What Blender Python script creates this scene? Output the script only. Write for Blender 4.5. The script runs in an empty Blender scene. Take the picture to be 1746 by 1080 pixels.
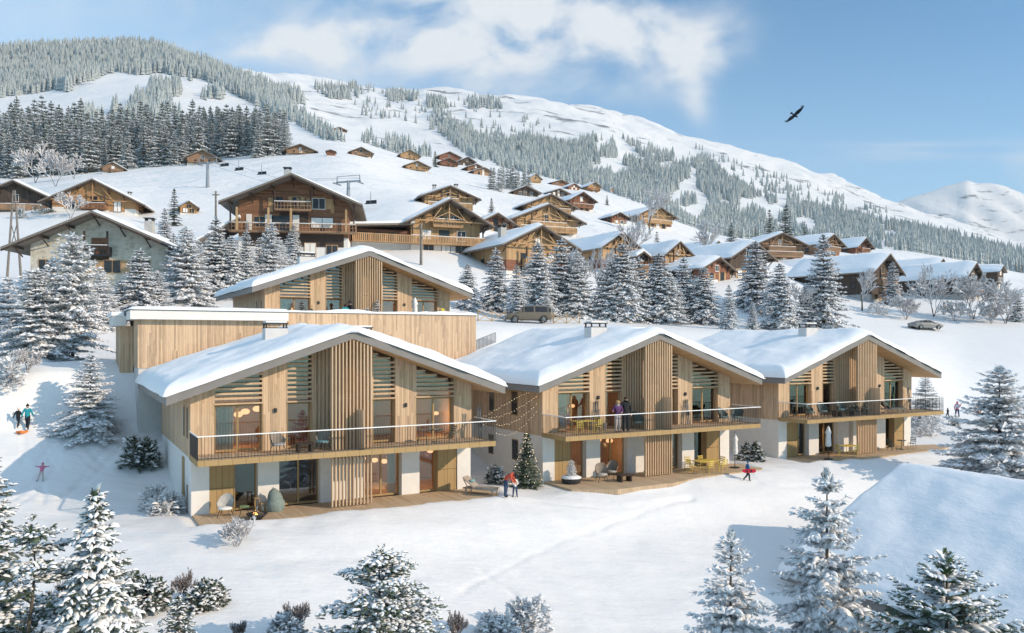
import bpy, bmesh, math, random
import numpy as np
from mathutils import Vector, Matrix
R = math.radians
sc = bpy.context.scene
col = sc.collection

# ---------------------------------------------------------------- camera, sky, sun, exposure
F_PX, HORIZON, EYE = 1381.5, 582.4, 8.3          # focal length (px at 1746 wide), horizon row, eye height
cam_d = bpy.data.cameras.new('camera')
cam = bpy.data.objects.new('camera', cam_d); col.objects.link(cam); sc.camera = cam
cam.location = (0, 0, EYE); cam.rotation_euler = (R(90), 0, 0)
cam_d.sensor_width = 36; cam_d.lens = F_PX/1746*36
cam_d.shift_y = (HORIZON-540)/1746
cam_d.clip_start = .5; cam_d.clip_end = 30000

SUN_EL = 24.5
SUN_AZ = 112.0                                    # clockwise from +Y
S = Vector((math.sin(R(SUN_AZ))*math.cos(R(SUN_EL)), math.cos(R(SUN_AZ))*math.cos(R(SUN_EL)), math.sin(R(SUN_EL))))
sun_d = bpy.data.lights.new('sun', 'SUN'); sun_d.energy = 3.7; sun_d.angle = R(.5); sun_d.color = (1, .81, .61)
sun = bpy.data.objects.new('sun', sun_d); col.objects.link(sun)
sun.rotation_euler = (-S).to_track_quat('-Z', 'Y').to_euler()
sc.view_settings.view_transform = 'Standard'; sc.view_settings.look = 'None'
sc.view_settings.gamma = 1; sc.view_settings.use_curve_mapping = False
sc.view_settings.exposure = .15
HAZE_DENSITY = 5.8e-5

w = bpy.data.worlds.new('World'); sc.world = w; w.use_nodes = True
nt = w.node_tree; N = nt.nodes; L = nt.links
N.clear()
def nd(t, nt_=None, **k):
    n = (nt_ or nt).nodes.new(t)
    for a, b in k.items(): setattr(n, a, b)
    return n
def mth(op, a, b=None, c=None, clamp=False):
    n = nd('ShaderNodeMath', operation=op, use_clamp=clamp)
    for i, x in enumerate((a, b, c)):
        if x is None: continue
        if isinstance(x, (int, float)): n.inputs[i].default_value = x
        else: L.new(x, n.inputs[i])
    return n.outputs[0]
out = nd('ShaderNodeOutputWorld'); bg = nd('ShaderNodeBackground')
sky = nd('ShaderNodeTexSky'); sky.sky_type = 'NISHITA'; sky.sun_disc = False
sky.sun_elevation = R(SUN_EL); sky.sun_rotation = R(SUN_AZ)
sky.altitude = 1500; sky.air_density = 1.0; sky.dust_density = .6; sky.ozone_density = 2.5
bg.inputs[1].default_value = .15
tc = nd('ShaderNodeTexCoord'); sx = nd('ShaderNodeSeparateXYZ'); L.new(tc.outputs['Generated'], sx.inputs[0])
yc = mth('MAXIMUM', sx.outputs[1], .05)
ca = mth('DIVIDE', sx.outputs[0], yc); cb = mth('DIVIDE', sx.outputs[2], yc)   # direction across / up
front = mth('GREATER_THAN', sx.outputs[1], .1)
def cloud_patch(px, py, rx, ry, rot=0, amp=1):
    a0, b0 = (px-873)/F_PX, (HORIZON-py)/F_PX
    da, db = mth('SUBTRACT', ca, a0), mth('SUBTRACT', cb, b0)
    c, s = math.cos(R(rot)), math.sin(R(rot))
    u_ = mth('ADD', mth('MULTIPLY', da, c), mth('MULTIPLY', db, s)); v_ = mth('ADD', mth('MULTIPLY', da, -s), mth('MULTIPLY', db, c))
    q = mth('ADD', mth('POWER', mth('ABSOLUTE', mth('DIVIDE', u_, rx/F_PX)), 2), mth('POWER', mth('ABSOLUTE', mth('DIVIDE', v_, ry/F_PX)), 2))
    return mth('MULTIPLY', mth('POWER', 2.718, mth('MULTIPLY', q, -1.0)), amp)
patches = [cloud_patch(500, 68, 140, 36, 8, 1.0), cloud_patch(630, 85, 170, 42, 4, 1.0), cloud_patch(850, 75, 190, 75, 0, 1.1), cloud_patch(1060, 78, 170, 62, -6, .95),
           cloud_patch(1215, 80, 80, 50, 0, .8), cloud_patch(1185, 160, 28, 55, 20, .75), cloud_patch(800, 160, 300, 28, 0, .45), cloud_patch(760, 0, 260, 40, 0, .7),
           cloud_patch(1010, 15, 200, 40, 0, .7), cloud_patch(130, 10, 420, 110, 0, .40), cloud_patch(1770, 295, 90, 40, 0, .6)]
tot = patches[0]
for p_ in patches[1:]: tot = mth('ADD', tot, p_)
cmb = nd('ShaderNodeCombineXYZ'); L.new(ca, cmb.inputs[0]); L.new(mth('MULTIPLY', cb, 1.5), cmb.inputs[1])
nz = nd('ShaderNodeTexNoise'); L.new(cmb.outputs[0], nz.inputs['Vector'])
nz.inputs['Scale'].default_value = 7.5; nz.inputs['Detail'].default_value = 9; nz.inputs['Roughness'].default_value = .54; nz.inputs['Distortion'].default_value = .25
dens = mth('MULTIPLY', tot, mth('MULTIPLY_ADD', nz.outputs[0], 4.0, -1.28))
# thin horizontal streak
cmb2 = nd('ShaderNodeCombineXYZ'); L.new(mth('MULTIPLY', ca, 3), cmb2.inputs[0]); L.new(mth('MULTIPLY', cb, 45), cmb2.inputs[1])
nz2 = nd('ShaderNodeTexNoise'); L.new(cmb2.outputs[0], nz2.inputs['Vector']); nz2.inputs['Scale'].default_value = 1.2; nz2.inputs['Detail'].default_value = 5
streak = mth('MULTIPLY', cloud_patch(1500, 258, 330, 26, 1, .8), mth('MULTIPLY_ADD', nz2.outputs[0], 2.2, -.7))
mask = mth('MULTIPLY', mth('ADD', mth('MAXIMUM', dens, 0), mth('MAXIMUM', streak, 0)), front)
mr = nd('ShaderNodeMapRange', interpolation_type='SMOOTHSTEP'); L.new(mask, mr.inputs[0])
mr.inputs[1].default_value = 0.0; mr.inputs[2].default_value = 1.3; mr.inputs[4].default_value = .95
mix = nd('ShaderNodeMixRGB'); L.new(mr.outputs[0], mix.inputs[0]); tint = nd('ShaderNodeMixRGB', blend_type='MULTIPLY'); tint.inputs[0].default_value = 1; L.new(sky.outputs[0], tint.inputs[1]); tint.inputs[2].default_value = (.54, 1.0, 1.10, 1)
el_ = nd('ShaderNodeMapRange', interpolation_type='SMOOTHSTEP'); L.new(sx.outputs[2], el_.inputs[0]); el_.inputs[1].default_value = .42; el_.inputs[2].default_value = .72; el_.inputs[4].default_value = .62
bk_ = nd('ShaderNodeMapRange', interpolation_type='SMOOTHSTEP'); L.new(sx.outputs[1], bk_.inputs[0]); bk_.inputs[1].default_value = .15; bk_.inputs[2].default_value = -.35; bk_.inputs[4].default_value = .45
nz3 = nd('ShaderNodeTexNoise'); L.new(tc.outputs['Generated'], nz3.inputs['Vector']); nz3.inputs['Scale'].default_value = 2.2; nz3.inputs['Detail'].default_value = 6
high = mth('MULTIPLY', mth('MAXIMUM', el_.outputs[0], bk_.outputs[0]), mth('MULTIPLY_ADD', nz3.outputs[0], 1.6, .2, True))      # bright veil added to the unseen sky overhead and behind, lifting shade fill
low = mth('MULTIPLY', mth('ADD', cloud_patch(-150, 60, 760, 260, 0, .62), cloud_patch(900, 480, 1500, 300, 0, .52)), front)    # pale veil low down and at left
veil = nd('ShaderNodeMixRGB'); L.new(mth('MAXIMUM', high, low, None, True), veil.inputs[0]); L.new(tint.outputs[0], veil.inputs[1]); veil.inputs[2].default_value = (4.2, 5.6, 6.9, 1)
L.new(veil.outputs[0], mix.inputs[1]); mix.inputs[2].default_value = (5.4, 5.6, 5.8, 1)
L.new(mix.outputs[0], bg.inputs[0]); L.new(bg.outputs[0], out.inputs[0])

# ---------------------------------------------------------------- materials
MATS = {}
def material(name, build):
    m = bpy.data.materials.new(name); m.use_nodes = True
    t = m.node_tree; t.nodes.clear()
    o = t.nodes.new('ShaderNodeOutputMaterial')
    build(t, o); MATS[name] = m
    return m
class T:                                            # small node-tree helper
    def __init__(s, t, o): s.t, s.o = t, o
    def n(s, ty, ins=None, **k):
        n = s.t.nodes.new(ty)
        for a, b in k.items(): setattr(n, a, b)
        for a, b in (ins or {}).items():
            if hasattr(b, 'links'): s.t.links.new(b, n.inputs[a])
            else: n.inputs[a].default_value = b
        return n
    def m(s, op, a, b=0.0, c=0.0, clamp=False): return s.n('ShaderNodeMath', {0: a, 1: b, 2: c}, operation=op, use_clamp=clamp).outputs[0]
    def noise(s, vec, scale, detail=3, rough=.55, dist=0): return s.n('ShaderNodeTexNoise', {'Vector': vec, 'Scale': scale, 'Detail': detail, 'Roughness': rough, 'Distortion': dist}).outputs[0]
    def mapr(s, v, a, b, c=0.0, d=1.0, smooth=True): return s.n('ShaderNodeMapRange', {0: v, 1: a, 2: b, 3: c, 4: d}, interpolation_type='SMOOTHSTEP' if smooth else 'LINEAR').outputs[0]
    def mixc(s, f, a, b): return s.n('ShaderNodeMixRGB', {0: f, 1: a, 2: b}).outputs[0]
    def bump(s, h, strength=.5, dist=.05): return s.n('ShaderNodeBump', {'Height': h, 'Strength': strength, 'Distance': dist}).outputs[0]
    def bsdf(s, c, rough=.7, normal=None, metal=0.0, spec=.3):
        ins = {'Base Color': c, 'Roughness': rough, 'Metallic': metal, 'Specular IOR Level': spec}
        if normal is not None: ins['Normal'] = normal
        b = s.n('ShaderNodeBsdfPrincipled', ins); s.t.links.new(b.outputs[0], s.o.inputs[0]); return b
    def obj(s): return s.n('ShaderNodeTexCoord').outputs['Object']
    def pos(s): return s.n('ShaderNodeNewGeometry').outputs['Position']
    def nrm(s): return s.n('ShaderNodeNewGeometry').outputs['Normal']
    def sep(s, v): return s.n('ShaderNodeSeparateXYZ', {0: v}).outputs
    def comb(s, x, y, z): return s.n('ShaderNodeCombineXYZ', {0: x, 1: y, 2: z}).outputs[0]
def C4(c): return (c[0], c[1], c[2], 1)
def plain(name, c, rough=.6, metal=0.0, var=.12, scale=6, bump=0.0):
    def b(t, o):
        q = T(t, o); p = q.obj(); n = q.noise(p, scale, 4)
        f = q.mapr(n, .3, .7)
        q.bsdf(q.mixc(f, C4([x*(1-var) for x in c]), C4([min(1, x*(1+var)) for x in c])), rough, q.bump(q.noise(p, scale*8, 3), bump, .01) if bump else None, metal)
    return material(name, b)
def boards(name, c1, c2, width=.13, axis='v', groove=.55, rough=.75, var=1.0):
    """timber boards; axis v = upright boards on walls, h = lying boards on walls, x / y = floor boards running along x / y"""
    def b(t, o):
        q = T(t, o); p = q.obj(); X, Y, Z = q.sep(p)
        if axis == 'v': a, along = q.m('ADD', X, Y), Z
        elif axis == 'h': a, along = Z, q.m('ADD', X, Y)
        elif axis == 'y': a, along = X, Y
        else: a, along = Y, X
        k = q.m('DIVIDE', a, width); i = q.m('FLOOR', k); fr = q.m('FRACT', k)
        r1 = q.n('ShaderNodeTexWhiteNoise', {'W': i}, noise_dimensions='1D').outputs[0]
        jj = q.m('FLOOR', q.m('ADD', q.m('DIVIDE', along, 2.7), q.m('MULTIPLY', r1, 5)))
        r2 = q.n('ShaderNodeTexWhiteNoise', {'Vector': q.comb(i, jj, 0.0)}, noise_dimensions='2D').outputs[0]
        g = q.noise(q.comb(q.m('MULTIPLY', a, 16), q.m('MULTIPLY', along, .9), q.m('MULTIPLY', i, 3.1)), 1.6, 4, .6, .6)
        f = q.m('ADD', q.m('MULTIPLY', r2, .72*var), q.m('MULTIPLY', q.mapr(g, .3, .7), .42*var), clamp=True)
        e = q.m('MULTIPLY', q.mapr(fr, 0, .07), q.mapr(q.m('SUBTRACT', 1.0, fr), 0, .07))
        cc = q.mixc(f, C4(c1), C4(c2)); cc = q.mixc(q.m('MULTIPLY', q.m('SUBTRACT', 1.0, e), groove), cc, C4([x*.25 for x in c1]))
        q.bsdf(cc, rough, q.bump(q.m('ADD', e, q.m('MULTIPLY', g, .15)), .6, .02))
    return material(name, b)

def snow_b(t, o):
    q = T(t, o); p = q.pos()
    n = q.noise(p, 1.1, 5, .6); n2 = q.noise(p, 9, 3)
    q.bsdf(q.mixc(n, (.82, .82, .83, 1), (.88, .875, .87, 1)), .55, q.bump(q.m('ADD', n, q.m('MULTIPLY', n2, .12)), .35, .25), 0, .25)
material('snow', snow_b)
def roofsnow_b(t, o):
    q = T(t, o); p = q.obj(); X, Y, Z = q.sep(p)
    n = q.noise(q.comb(q.m('MULTIPLY', X, .9), q.m('MULTIPLY', Y, .55), Z), 1.3, 5, .6)
    q.bsdf((.85, .86, .875, 1), .6, q.bump(q.m('ADD', n, q.m('MULTIPLY', q.noise(p, 14, 3), .1)), .35, .2), 0, .2)
material('roof_snow', roofsnow_b)
def ground_b(t, o):
    q = T(t, o); p = q.pos(); X, Y, Z = q.sep(p)
    w_ = q.comb(q.m('MULTIPLY', X, .35), q.m('MULTIPLY', Y, 1.0), Z)
    fine = q.m('ADD', q.noise(w_, .9, 7, .64), q.m('MULTIPLY', q.noise(p, 4, 4), .12))
    far = q.mapr(Y, 90, 250)
    coarse = q.m('ADD', q.noise(p, .02, 8, .62), q.m('MULTIPLY', q.noise(q.comb(q.m('MULTIPLY', X, .10), q.m('MULTIPLY', Y, .03), q.m('MULTIPLY', Z, .25)), 1.0, 5, .6), .035))
    h = q.m('ADD', q.m('MULTIPLY', fine, q.m('SUBTRACT', 1.0, far)), q.m('MULTIPLY', coarse, q.m('MULTIPLY', far, 40)))
    # rock showing through on the high slopes
    slope = q.sep(q.nrm())[2]
    rk = q.noise(q.comb(q.m('MULTIPLY', X, .006), q.m('MULTIPLY', Y, .004), q.m('MULTIPLY', Z, .02)), 1.0, 9, .68)
    rkm = q.m('MULTIPLY', q.mapr(rk, .57, .63), q.mapr(Y, 700, 1000))
    c = q.mixc(rkm, q.mixc(q.noise(p, .3, 3), (.74, .74, .745, 1), (.81, .80, .79, 1)), (.22, .23, .24, 1))
    q.bsdf(c, .6, q.bump(h, .5, .26), 0, .2)
material('ground_snow', ground_b)

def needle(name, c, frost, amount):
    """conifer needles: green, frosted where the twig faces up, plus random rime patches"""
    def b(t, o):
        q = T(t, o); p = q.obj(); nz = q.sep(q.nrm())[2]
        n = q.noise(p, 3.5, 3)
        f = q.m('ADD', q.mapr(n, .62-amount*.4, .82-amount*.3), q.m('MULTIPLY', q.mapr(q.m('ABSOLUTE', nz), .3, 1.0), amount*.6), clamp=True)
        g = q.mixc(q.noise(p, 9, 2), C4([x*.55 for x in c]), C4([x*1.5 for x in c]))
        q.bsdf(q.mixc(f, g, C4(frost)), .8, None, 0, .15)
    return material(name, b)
needle('needles', (.050, .075, .040), (.55, .56, .57), .22)
needle('needles_frosted', (.22, .225, .215), (.72, .73, .74), .90)
needle('needles_blue', (.10, .115, .112), (.63, .65, .68), .58)
needle('needles_fresh', (.060, .095, .040), (.6, .6, .6), .22)
needle('needles_far', (.085, .108, .100), (.60, .64, .64), .66)  # rimed, and paler partly to put distance haze into the colour
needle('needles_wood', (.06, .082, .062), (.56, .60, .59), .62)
plain('tree_snow', (.84, .845, .86), .6, 0, .04, 3)
plain('bark', (.11, .085, .065), .9, 0, .3, 12, .3)
def twig_b(t, o):
    q = T(t, o); nz = q.sep(q.nrm())[2]; n = q.noise(q.obj(), 4, 3)
    f = q.m('ADD', q.mapr(nz, -.5, .6, .25, .9), q.mapr(n, .4, .7, 0, .3), clamp=True)
    q.bsdf(q.mixc(f, (.20, .17, .15, 1), (.80, .79, .80, 1)), .85)
material('frosted_twig', twig_b)
def twig2_b(t, o):
    q = T(t, o); nz = q.sep(q.nrm())[2]; n = q.noise(q.obj(), 4, 3)
    f = q.m('ADD', q.mapr(nz, -.1, .8, 0, .7), q.mapr(n, .45, .75, 0, .4), clamp=True)
    q.bsdf(q.mixc(f, (.14, .10, .08, 1), (.70, .69, .70, 1)), .85)
material('brown_twig', twig2_b)

boards('larch', (.34, .238, .155), (.66, .475, .315), .11, var=1.15)
boards('larch_slat', (.44, .32, .205), (.64, .475, .32), .7, var=.8, groove=0)
boards('soffit', (.46, .30, .15), (.58, .40, .22), .18, 'y', .35)
boards('deck', (.40, .29, .18), (.56, .42, .28), .14, 'y', .6)
boards('oak_panel', (.36, .24, .11), (.45, .31, .15), .6, var=.5, groove=.2)
boards('oak_lining', (.33, .22, .11), (.43, .29, .16), .9, var=.5, groove=0)
plain('render_white', (.74, .71, .67), .85, 0, .03, 2, .15)
plain('render_grey', (.60, .585, .57), .85, 0, .04, 2, .15)
plain('fascia_grey', (.215, .20, .19), .55, 0, .05, 2)
plain('metal_dark', (.05, .05, .052), .45, .6, .1)
plain('metal_grey', (.33, .33, .34), .4, .7, .1)
plain('rail_white', (.80, .80, .80), .5, 0, .03)
plain('curtain', (.80, .78, .75), .9, 0, .05)
plain('interior_wall', (.40, .27, .17), .85, 0, .1, 1)
plain('interior_floor', (.35, .2, .1), .5, 0, .2, 2)
def stone_b(t, o):
    q = T(t, o); p = q.obj()
    vo = q.n('ShaderNodeTexVoronoi', {'Vector': q.comb(q.m('ADD', *q.sep(p)[:2]), q.m('MULTIPLY', q.sep(p)[2], 1.5), 0.0), 'Scale': 1.7})
    r = q.sep(vo.outputs['Color'])[0]
    c = q.mixc(r, (.42, .385, .31, 1), (.60, .545, .44, 1)); e = q.mapr(vo.outputs['Distance'], .38, .6)
    q.bsdf(q.mixc(q.m('MULTIPLY', e, .6), c, (.62, .57, .49, 1)), .9, q.bump(q.m('SUBTRACT', q.noise(p, 8, 3), e), .5, .04))
material('stone_wall', stone_b)
boards('timber_brown', (.13, .062, .036), (.31, .155, .088), .2, 'h', .6)
boards('timber_red', (.17, .07, .045), (.27, .12, .075), .22, 'h', .5)
boards('timber_dark', (.050, .036, .030), (.105, .075, .058), .2, 'v', .6)
boards('timber_orange', (.31, .165, .075), (.51, .29, .14), .2, 'v', .5)
boards('timber_gold', (.33, .20, .10), (.55, .355, .195), .2, 'v', .5)
boards('timber_tan', (.22, .135, .085), (.38, .24, .15), .2, 'h', .5)
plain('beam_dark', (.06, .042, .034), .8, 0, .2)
plain('roof_edge', (.22, .19, .165), .8, 0, .15)
plain('concrete', (.42, .41, .39), .9, 0, .1, 3, .3)
plain('pole_wood', (.21, .185, .165), .9, 0, .2, 3)
plain('black_rubber', (.02, .02, .02), .8)
def glass_b(t, o):
    q = T(t, o)
    fr = q.n('ShaderNodeFresnel', {'IOR': 1.5}).outputs[0]
    fac = q.m('MULTIPLY_ADD', fr, 1.0, .06, clamp=True)
    tr = q.n('ShaderNodeBsdfTransparent', {0: (.80, .77, .73, 1)}).outputs[0]
    nb = q.bump(q.noise(q.obj(), 1.2, 2), .05, .02)
    gl = q.n('ShaderNodeBsdfGlossy', {'Color': (.9, .93, .96, 1), 'Roughness': .015, 'Normal': nb}).outputs[0]
    mx = q.n('ShaderNodeMixShader', {0: fac, 1: tr, 2: gl}).outputs[0]
    t.links.new(mx, o.inputs[0])
material('glass', glass_b)
plain('window_dark', (.035, .037, .042), .12, 0, .2, 1)
def emit(name, c, s):
    def b(t, o):
        q = T(t, o); e = q.n('ShaderNodeEmission', {0: C4(c), 1: s}).outputs[0]; t.links.new(e, o.inputs[0])
    return material(name, b)
emit('lamp_glow', (1, .55, .28), 2.2); emit('fairy_glow', (1, .8, .5), 3.2); emit('fire_glow', (1, .45, .1), 4.0)
for nm, c, r in (('fabric_grey', (.42, .41, .39), .9), ('fabric_taupe', (.40, .33, .27), .9), ('fabric_teal', (.20, .34, .35), .9), ('fabric_sage', (.20, .25, .235), .9),
                 ('fabric_green', (.20, .30, .16), .9), ('fabric_white', (.78, .77, .75), .9), ('wicker', (.26, .22, .18), .9), ('paint_yellow', (.60, .44, .10), .55),
                 ('paint_dark_green', (.06, .09, .085), .5), ('ski_yellow', (.78, .72, .05), .4), ('ski_dark', (.05, .06, .07), .4), ('ski_white', (.7, .7, .7), .4),
                 ('jacket_red', (.50, .09, .05), .85), ('jacket_teal', (.02, .27, .33), .8), ('jacket_black', (.018, .019, .022), .8), ('jacket_white', (.72, .68, .64), .85),
                 ('jacket_blue', (.03, .13, .30), .8), ('jacket_pink', (.55, .16, .24), .85), ('jacket_yellow', (.60, .36, .05), .85), ('jacket_purple', (.10, .04, .12), .8),
                 ('jeans', (.035, .06, .12), .85), ('trousers_dark', (.022, .026, .036), .85), ('trousers_light', (.50, .44, .42), .85), ('boot', (.03, .022, .018), .7), ('boot_red', (.16, .03, .03), .6),
                 ('skin', (.55, .33, .24), .6), ('hair_blond', (.40, .27, .12), .7), ('hair_dark', (.03, .02, .015), .6), ('sled_orange', (.62, .20, .04), .5), ('board_red', (.60, .03, .06), .35),
                 ('car_champagne', (.17, .145, .11), .35), ('car_silver', (.27, .265, .25), .3), ('feather', (.012, .013, .018), .8), ('pot_black', (.03, .03, .032), .6), ('paint_blue', (.25, .36, .42), .6), ('paint_signal_red', (.45, .06, .05), .5)):
    plain(nm, c, r, 0, .12, 8)

# ---------------------------------------------------------------- mesh helpers
class MB:
    def __init__(s): s.v, s.f, s.mi = [], [], []
    def add(s, vs, fs, m=0):
        b = len(s.v); s.v += [tuple(x) for x in vs]
        for f in fs: s.f.append([b+i for i in f]); s.mi.append(m)
        return s
    def box(s, x0, x1, y0, y1, z0, z1, m=0):
        return s.add([(x0,y0,z0),(x1,y0,z0),(x1,y1,z0),(x0,y1,z0),(x0,y0,z1),(x1,y0,z1),(x1,y1,z1),(x0,y1,z1)],
                     [(0,3,2,1),(4,5,6,7),(0,1,5,4),(1,2,6,5),(2,3,7,6),(3,0,4,7)], m)
    def prism(s, poly, y0, y1, m=0):                 # (x,z) polygon, anticlockwise, pushed from y0 to y1
        n = len(poly)
        vs = [(x, y0, z) for x, z in poly]+[(x, y1, z) for x, z in poly]
        fs = [tuple(range(n)), tuple(range(2*n-1, n-1, -1))]+[((i+1) % n, i, n+i, n+(i+1) % n) for i in range(n)]
        return s.add(vs, fs, m)
    def slab(s, poly, z0, z1, m=0):                  # (x,y) polygon, anticlockwise
        n = len(poly)
        vs = [(x, y, z0) for x, y in poly]+[(x, y, z1) for x, y in poly]
        fs = [tuple(range(n-1, -1, -1)), tuple(range(n, 2*n))]+[(i, (i+1) % n, n+(i+1) % n, n+i) for i in range(n)]
        return s.add(vs, fs, m)
    def tube(s, pts, r, n=6, m=0):
        pts = [Vector(p) for p in pts]; k = len(pts)
        rs = r if isinstance(r, (list, tuple)) else [r]*k
        vs = []
        for i, p in enumerate(pts):
            d = (pts[min(i+1, k-1)]-pts[max(i-1, 0)]).normalized()
            a = d.orthogonal().normalized(); b = d.cross(a)
            for j in range(n):
                t = 2*math.pi*j/n; vs.append(p+(a*math.cos(t)+b*math.sin(t))*rs[i])
        fs = [(i*n+j, i*n+(j+1) % n, (i+1)*n+(j+1) % n, (i+1)*n+j) for i in range(k-1) for j in range(n)]
        fs += [tuple(range(n-1, -1, -1)), tuple(range((k-1)*n, k*n))]
        return s.add(vs, fs, m)
    def bar(s, a, b, w, h=None, m=0):                # square bar from a to b
        a, b = Vector(a), Vector(b); h = h or w; d = (b-a).normalized()
        up = Vector((0,0,1)) if abs(d.z) < .95 else Vector((0,1,0))
        x = d.cross(up).normalized()*w/2; y = x.cross(d).normalized()*h/2
        vs = [p+sx_*x+sy_*y for p in (a, b) for sx_, sy_ in ((-1,-1),(1,-1),(1,1),(-1,1))]
        return s.add(vs, [(3,2,1,0),(4,5,6,7),(0,1,5,4),(1,2,6,5),(2,3,7,6),(3,0,4,7)], m)
    def lathe(s, prof, n=12, c=(0,0,0), m=0):
        k = len(prof)
        vs = [(c[0]+r*math.cos(2*math.pi*j/n), c[1]+r*math.sin(2*math.pi*j/n), c[2]+z) for r, z in prof for j in range(n)]
        fs = [(i*n+j, i*n+(j+1) % n, (i+1)*n+(j+1) % n, (i+1)*n+j) for i in range(k-1) for j in range(n)]
        fs += [tuple(range(n-1, -1, -1)), tuple(range((k-1)*n, k*n))]
        return s.add(vs, fs, m)
    def ball(s, c, r, n=8, m=0, sq=(1,1,1)):
        k = max(4, n//2+1)
        vs = [(c[0]+r*sq[0]*math.sin(math.pi*i/k)*math.cos(2*math.pi*j/n), c[1]+r*sq[1]*math.sin(math.pi*i/k)*math.sin(2*math.pi*j/n), c[2]-r*sq[2]*math.cos(math.pi*i/k)) for i in range(k+1) for j in range(n)]
        fs = [(i*n+j, i*n+(j+1) % n, (i+1)*n+(j+1) % n, (i+1)*n+j) for i in range(k) for j in range(n)]
        return s.add(vs, fs, m)
    def grid(s, P, m=0):                             # P[i][j] points
        a, b = len(P), len(P[0])
        return s.add([p for r in P for p in r], [(i*b+j, i*b+j+1, (i+1)*b+j+1, (i+1)*b+j) for i in range(a-1) for j in range(b-1)], m)
    def mesh(s, name, mats, smooth=False):
        me = bpy.data.meshes.new(name); me.from_pydata(s.v, [], s.f)
        for m in ([mats] if isinstance(mats, str) else mats): me.materials.append(MATS[m])
        me.polygons.foreach_set('material_index', s.mi)
        if smooth: me.polygons.foreach_set('use_smooth', [True]*len(s.f))
        me.update(); return me
    def build(s, name, mats, parent=None, loc=None, smooth=False, rz=0):
        return link(name, s.mesh(name, mats, smooth), parent, loc, rz)
def link(name, me, parent=None, loc=None, rz=0):
    o = bpy.data.objects.new(name, me); col.objects.link(o)
    if parent is not None: o.parent = parent
    if loc is not None: o.location = loc
    if rz: o.rotation_euler = (0, 0, rz)
    return o
def fast_mesh(name, V, F, mi, mats, smooth=True):    # numpy triangles or quads
    me = bpy.data.meshes.new(name); V = np.asarray(V, np.float32); F = np.asarray(F, np.int32)
    k = F.shape[1]; n = len(F)
    me.vertices.add(len(V)); me.vertices.foreach_set('co', V.ravel())
    me.loops.add(n*k); me.loops.foreach_set('vertex_index', F.ravel())
    me.polygons.add(n); me.polygons.foreach_set('loop_start', np.arange(n, dtype=np.int32)*k)
    for m in mats: me.materials.append(MATS[m])
    if mi is not None: me.polygons.foreach_set('material_index', np.asarray(mi, np.int32))
    me.polygons.foreach_set('use_smooth', np.full(n, smooth))
    me.update(calc_edges=True); me.validate(); return me
def tag(o, label=None, cat=None, group=None, kind=None):
    for k, v in (('label', label), ('category', cat), ('group', group), ('kind', kind)):
        if v: o[k] = v
    return o
def thing(name, label, cat, loc, rz=0, group=None):
    o = bpy.data.objects.new(name, None); col.objects.link(o); o.location = loc; o.rotation_euler = (0, 0, rz)
    o.empty_display_size = .2
    return tag(o, label, cat, group)
def copy_tree(o, parent=None):
    c = o.copy(); col.objects.link(c)
    if parent is not None: c.parent = parent
    for ch in list(o.children): copy_tree(ch, c)
    return c

# value-noise helpers (numpy)
_rs = np.random.RandomState(7); _tab = _rs.rand(256, 256)
def vnoise(x, y):
    xi, yi = np.floor(x).astype(int), np.floor(y).astype(int); fx, fy = x-xi, y-yi
    fx, fy = fx*fx*fx*(fx*(fx*6-15)+10), fy*fy*fy*(fy*(fy*6-15)+10)
    g = lambda a, b: _tab[a % 256, b % 256]
    return (g(xi, yi)*(1-fx)+g(xi+1, yi)*fx)*(1-fy)+(g(xi, yi+1)*(1-fx)+g(xi+1, yi+1)*fx)*fy
def fbm(x, y, o=4, gain=.5):
    x, y = np.asarray(x, float), np.asarray(y, float)
    t, a, tot = 0, 1, 0
    for i in range(o): t = t+a*(vnoise(x*2**i+17.3*i, y*2**i+9.1*i)-.5); tot += a; a *= gain
    return t/tot*2
def ridged(x, y, o=4):
    t, a, tot = 0, 1, 0
    for i in range(o): t = t+a*(1-np.abs(2*vnoise(x*2**i+31*i, y*2**i+7*i)-1)); tot += a; a *= .5
    return t/tot
def sstep(x, a, b):
    t = np.clip((x-a)/(b-a), 0, 1); return t*t*(3-2*t)
def pchip(x, y, q):
    x, y = np.asarray(x, float), np.asarray(y, float); h = np.diff(x); d = np.diff(y)/h
    m = np.zeros_like(y); m[0], m[-1] = d[0], d[-1]
    for i in range(1, len(x)-1):
        if d[i-1]*d[i] > 0:
            w1, w2 = 2*h[i]+h[i-1], h[i]+2*h[i-1]; m[i] = (w1+w2)/(w1/d[i-1]+w2/d[i])
    q = np.clip(q, x[0], x[-1]); k = np.clip(np.searchsorted(x, q)-1, 0, len(h)-1)
    t = (q-x[k])/h[k]; hk = h[k]
    return y[k]*(1+2*t)*(1-t)**2+hk*m[k]*t*(1-t)**2+y[k+1]*t*t*(3-2*t)+hk*m[k+1]*t*t*(t-1)
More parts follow.
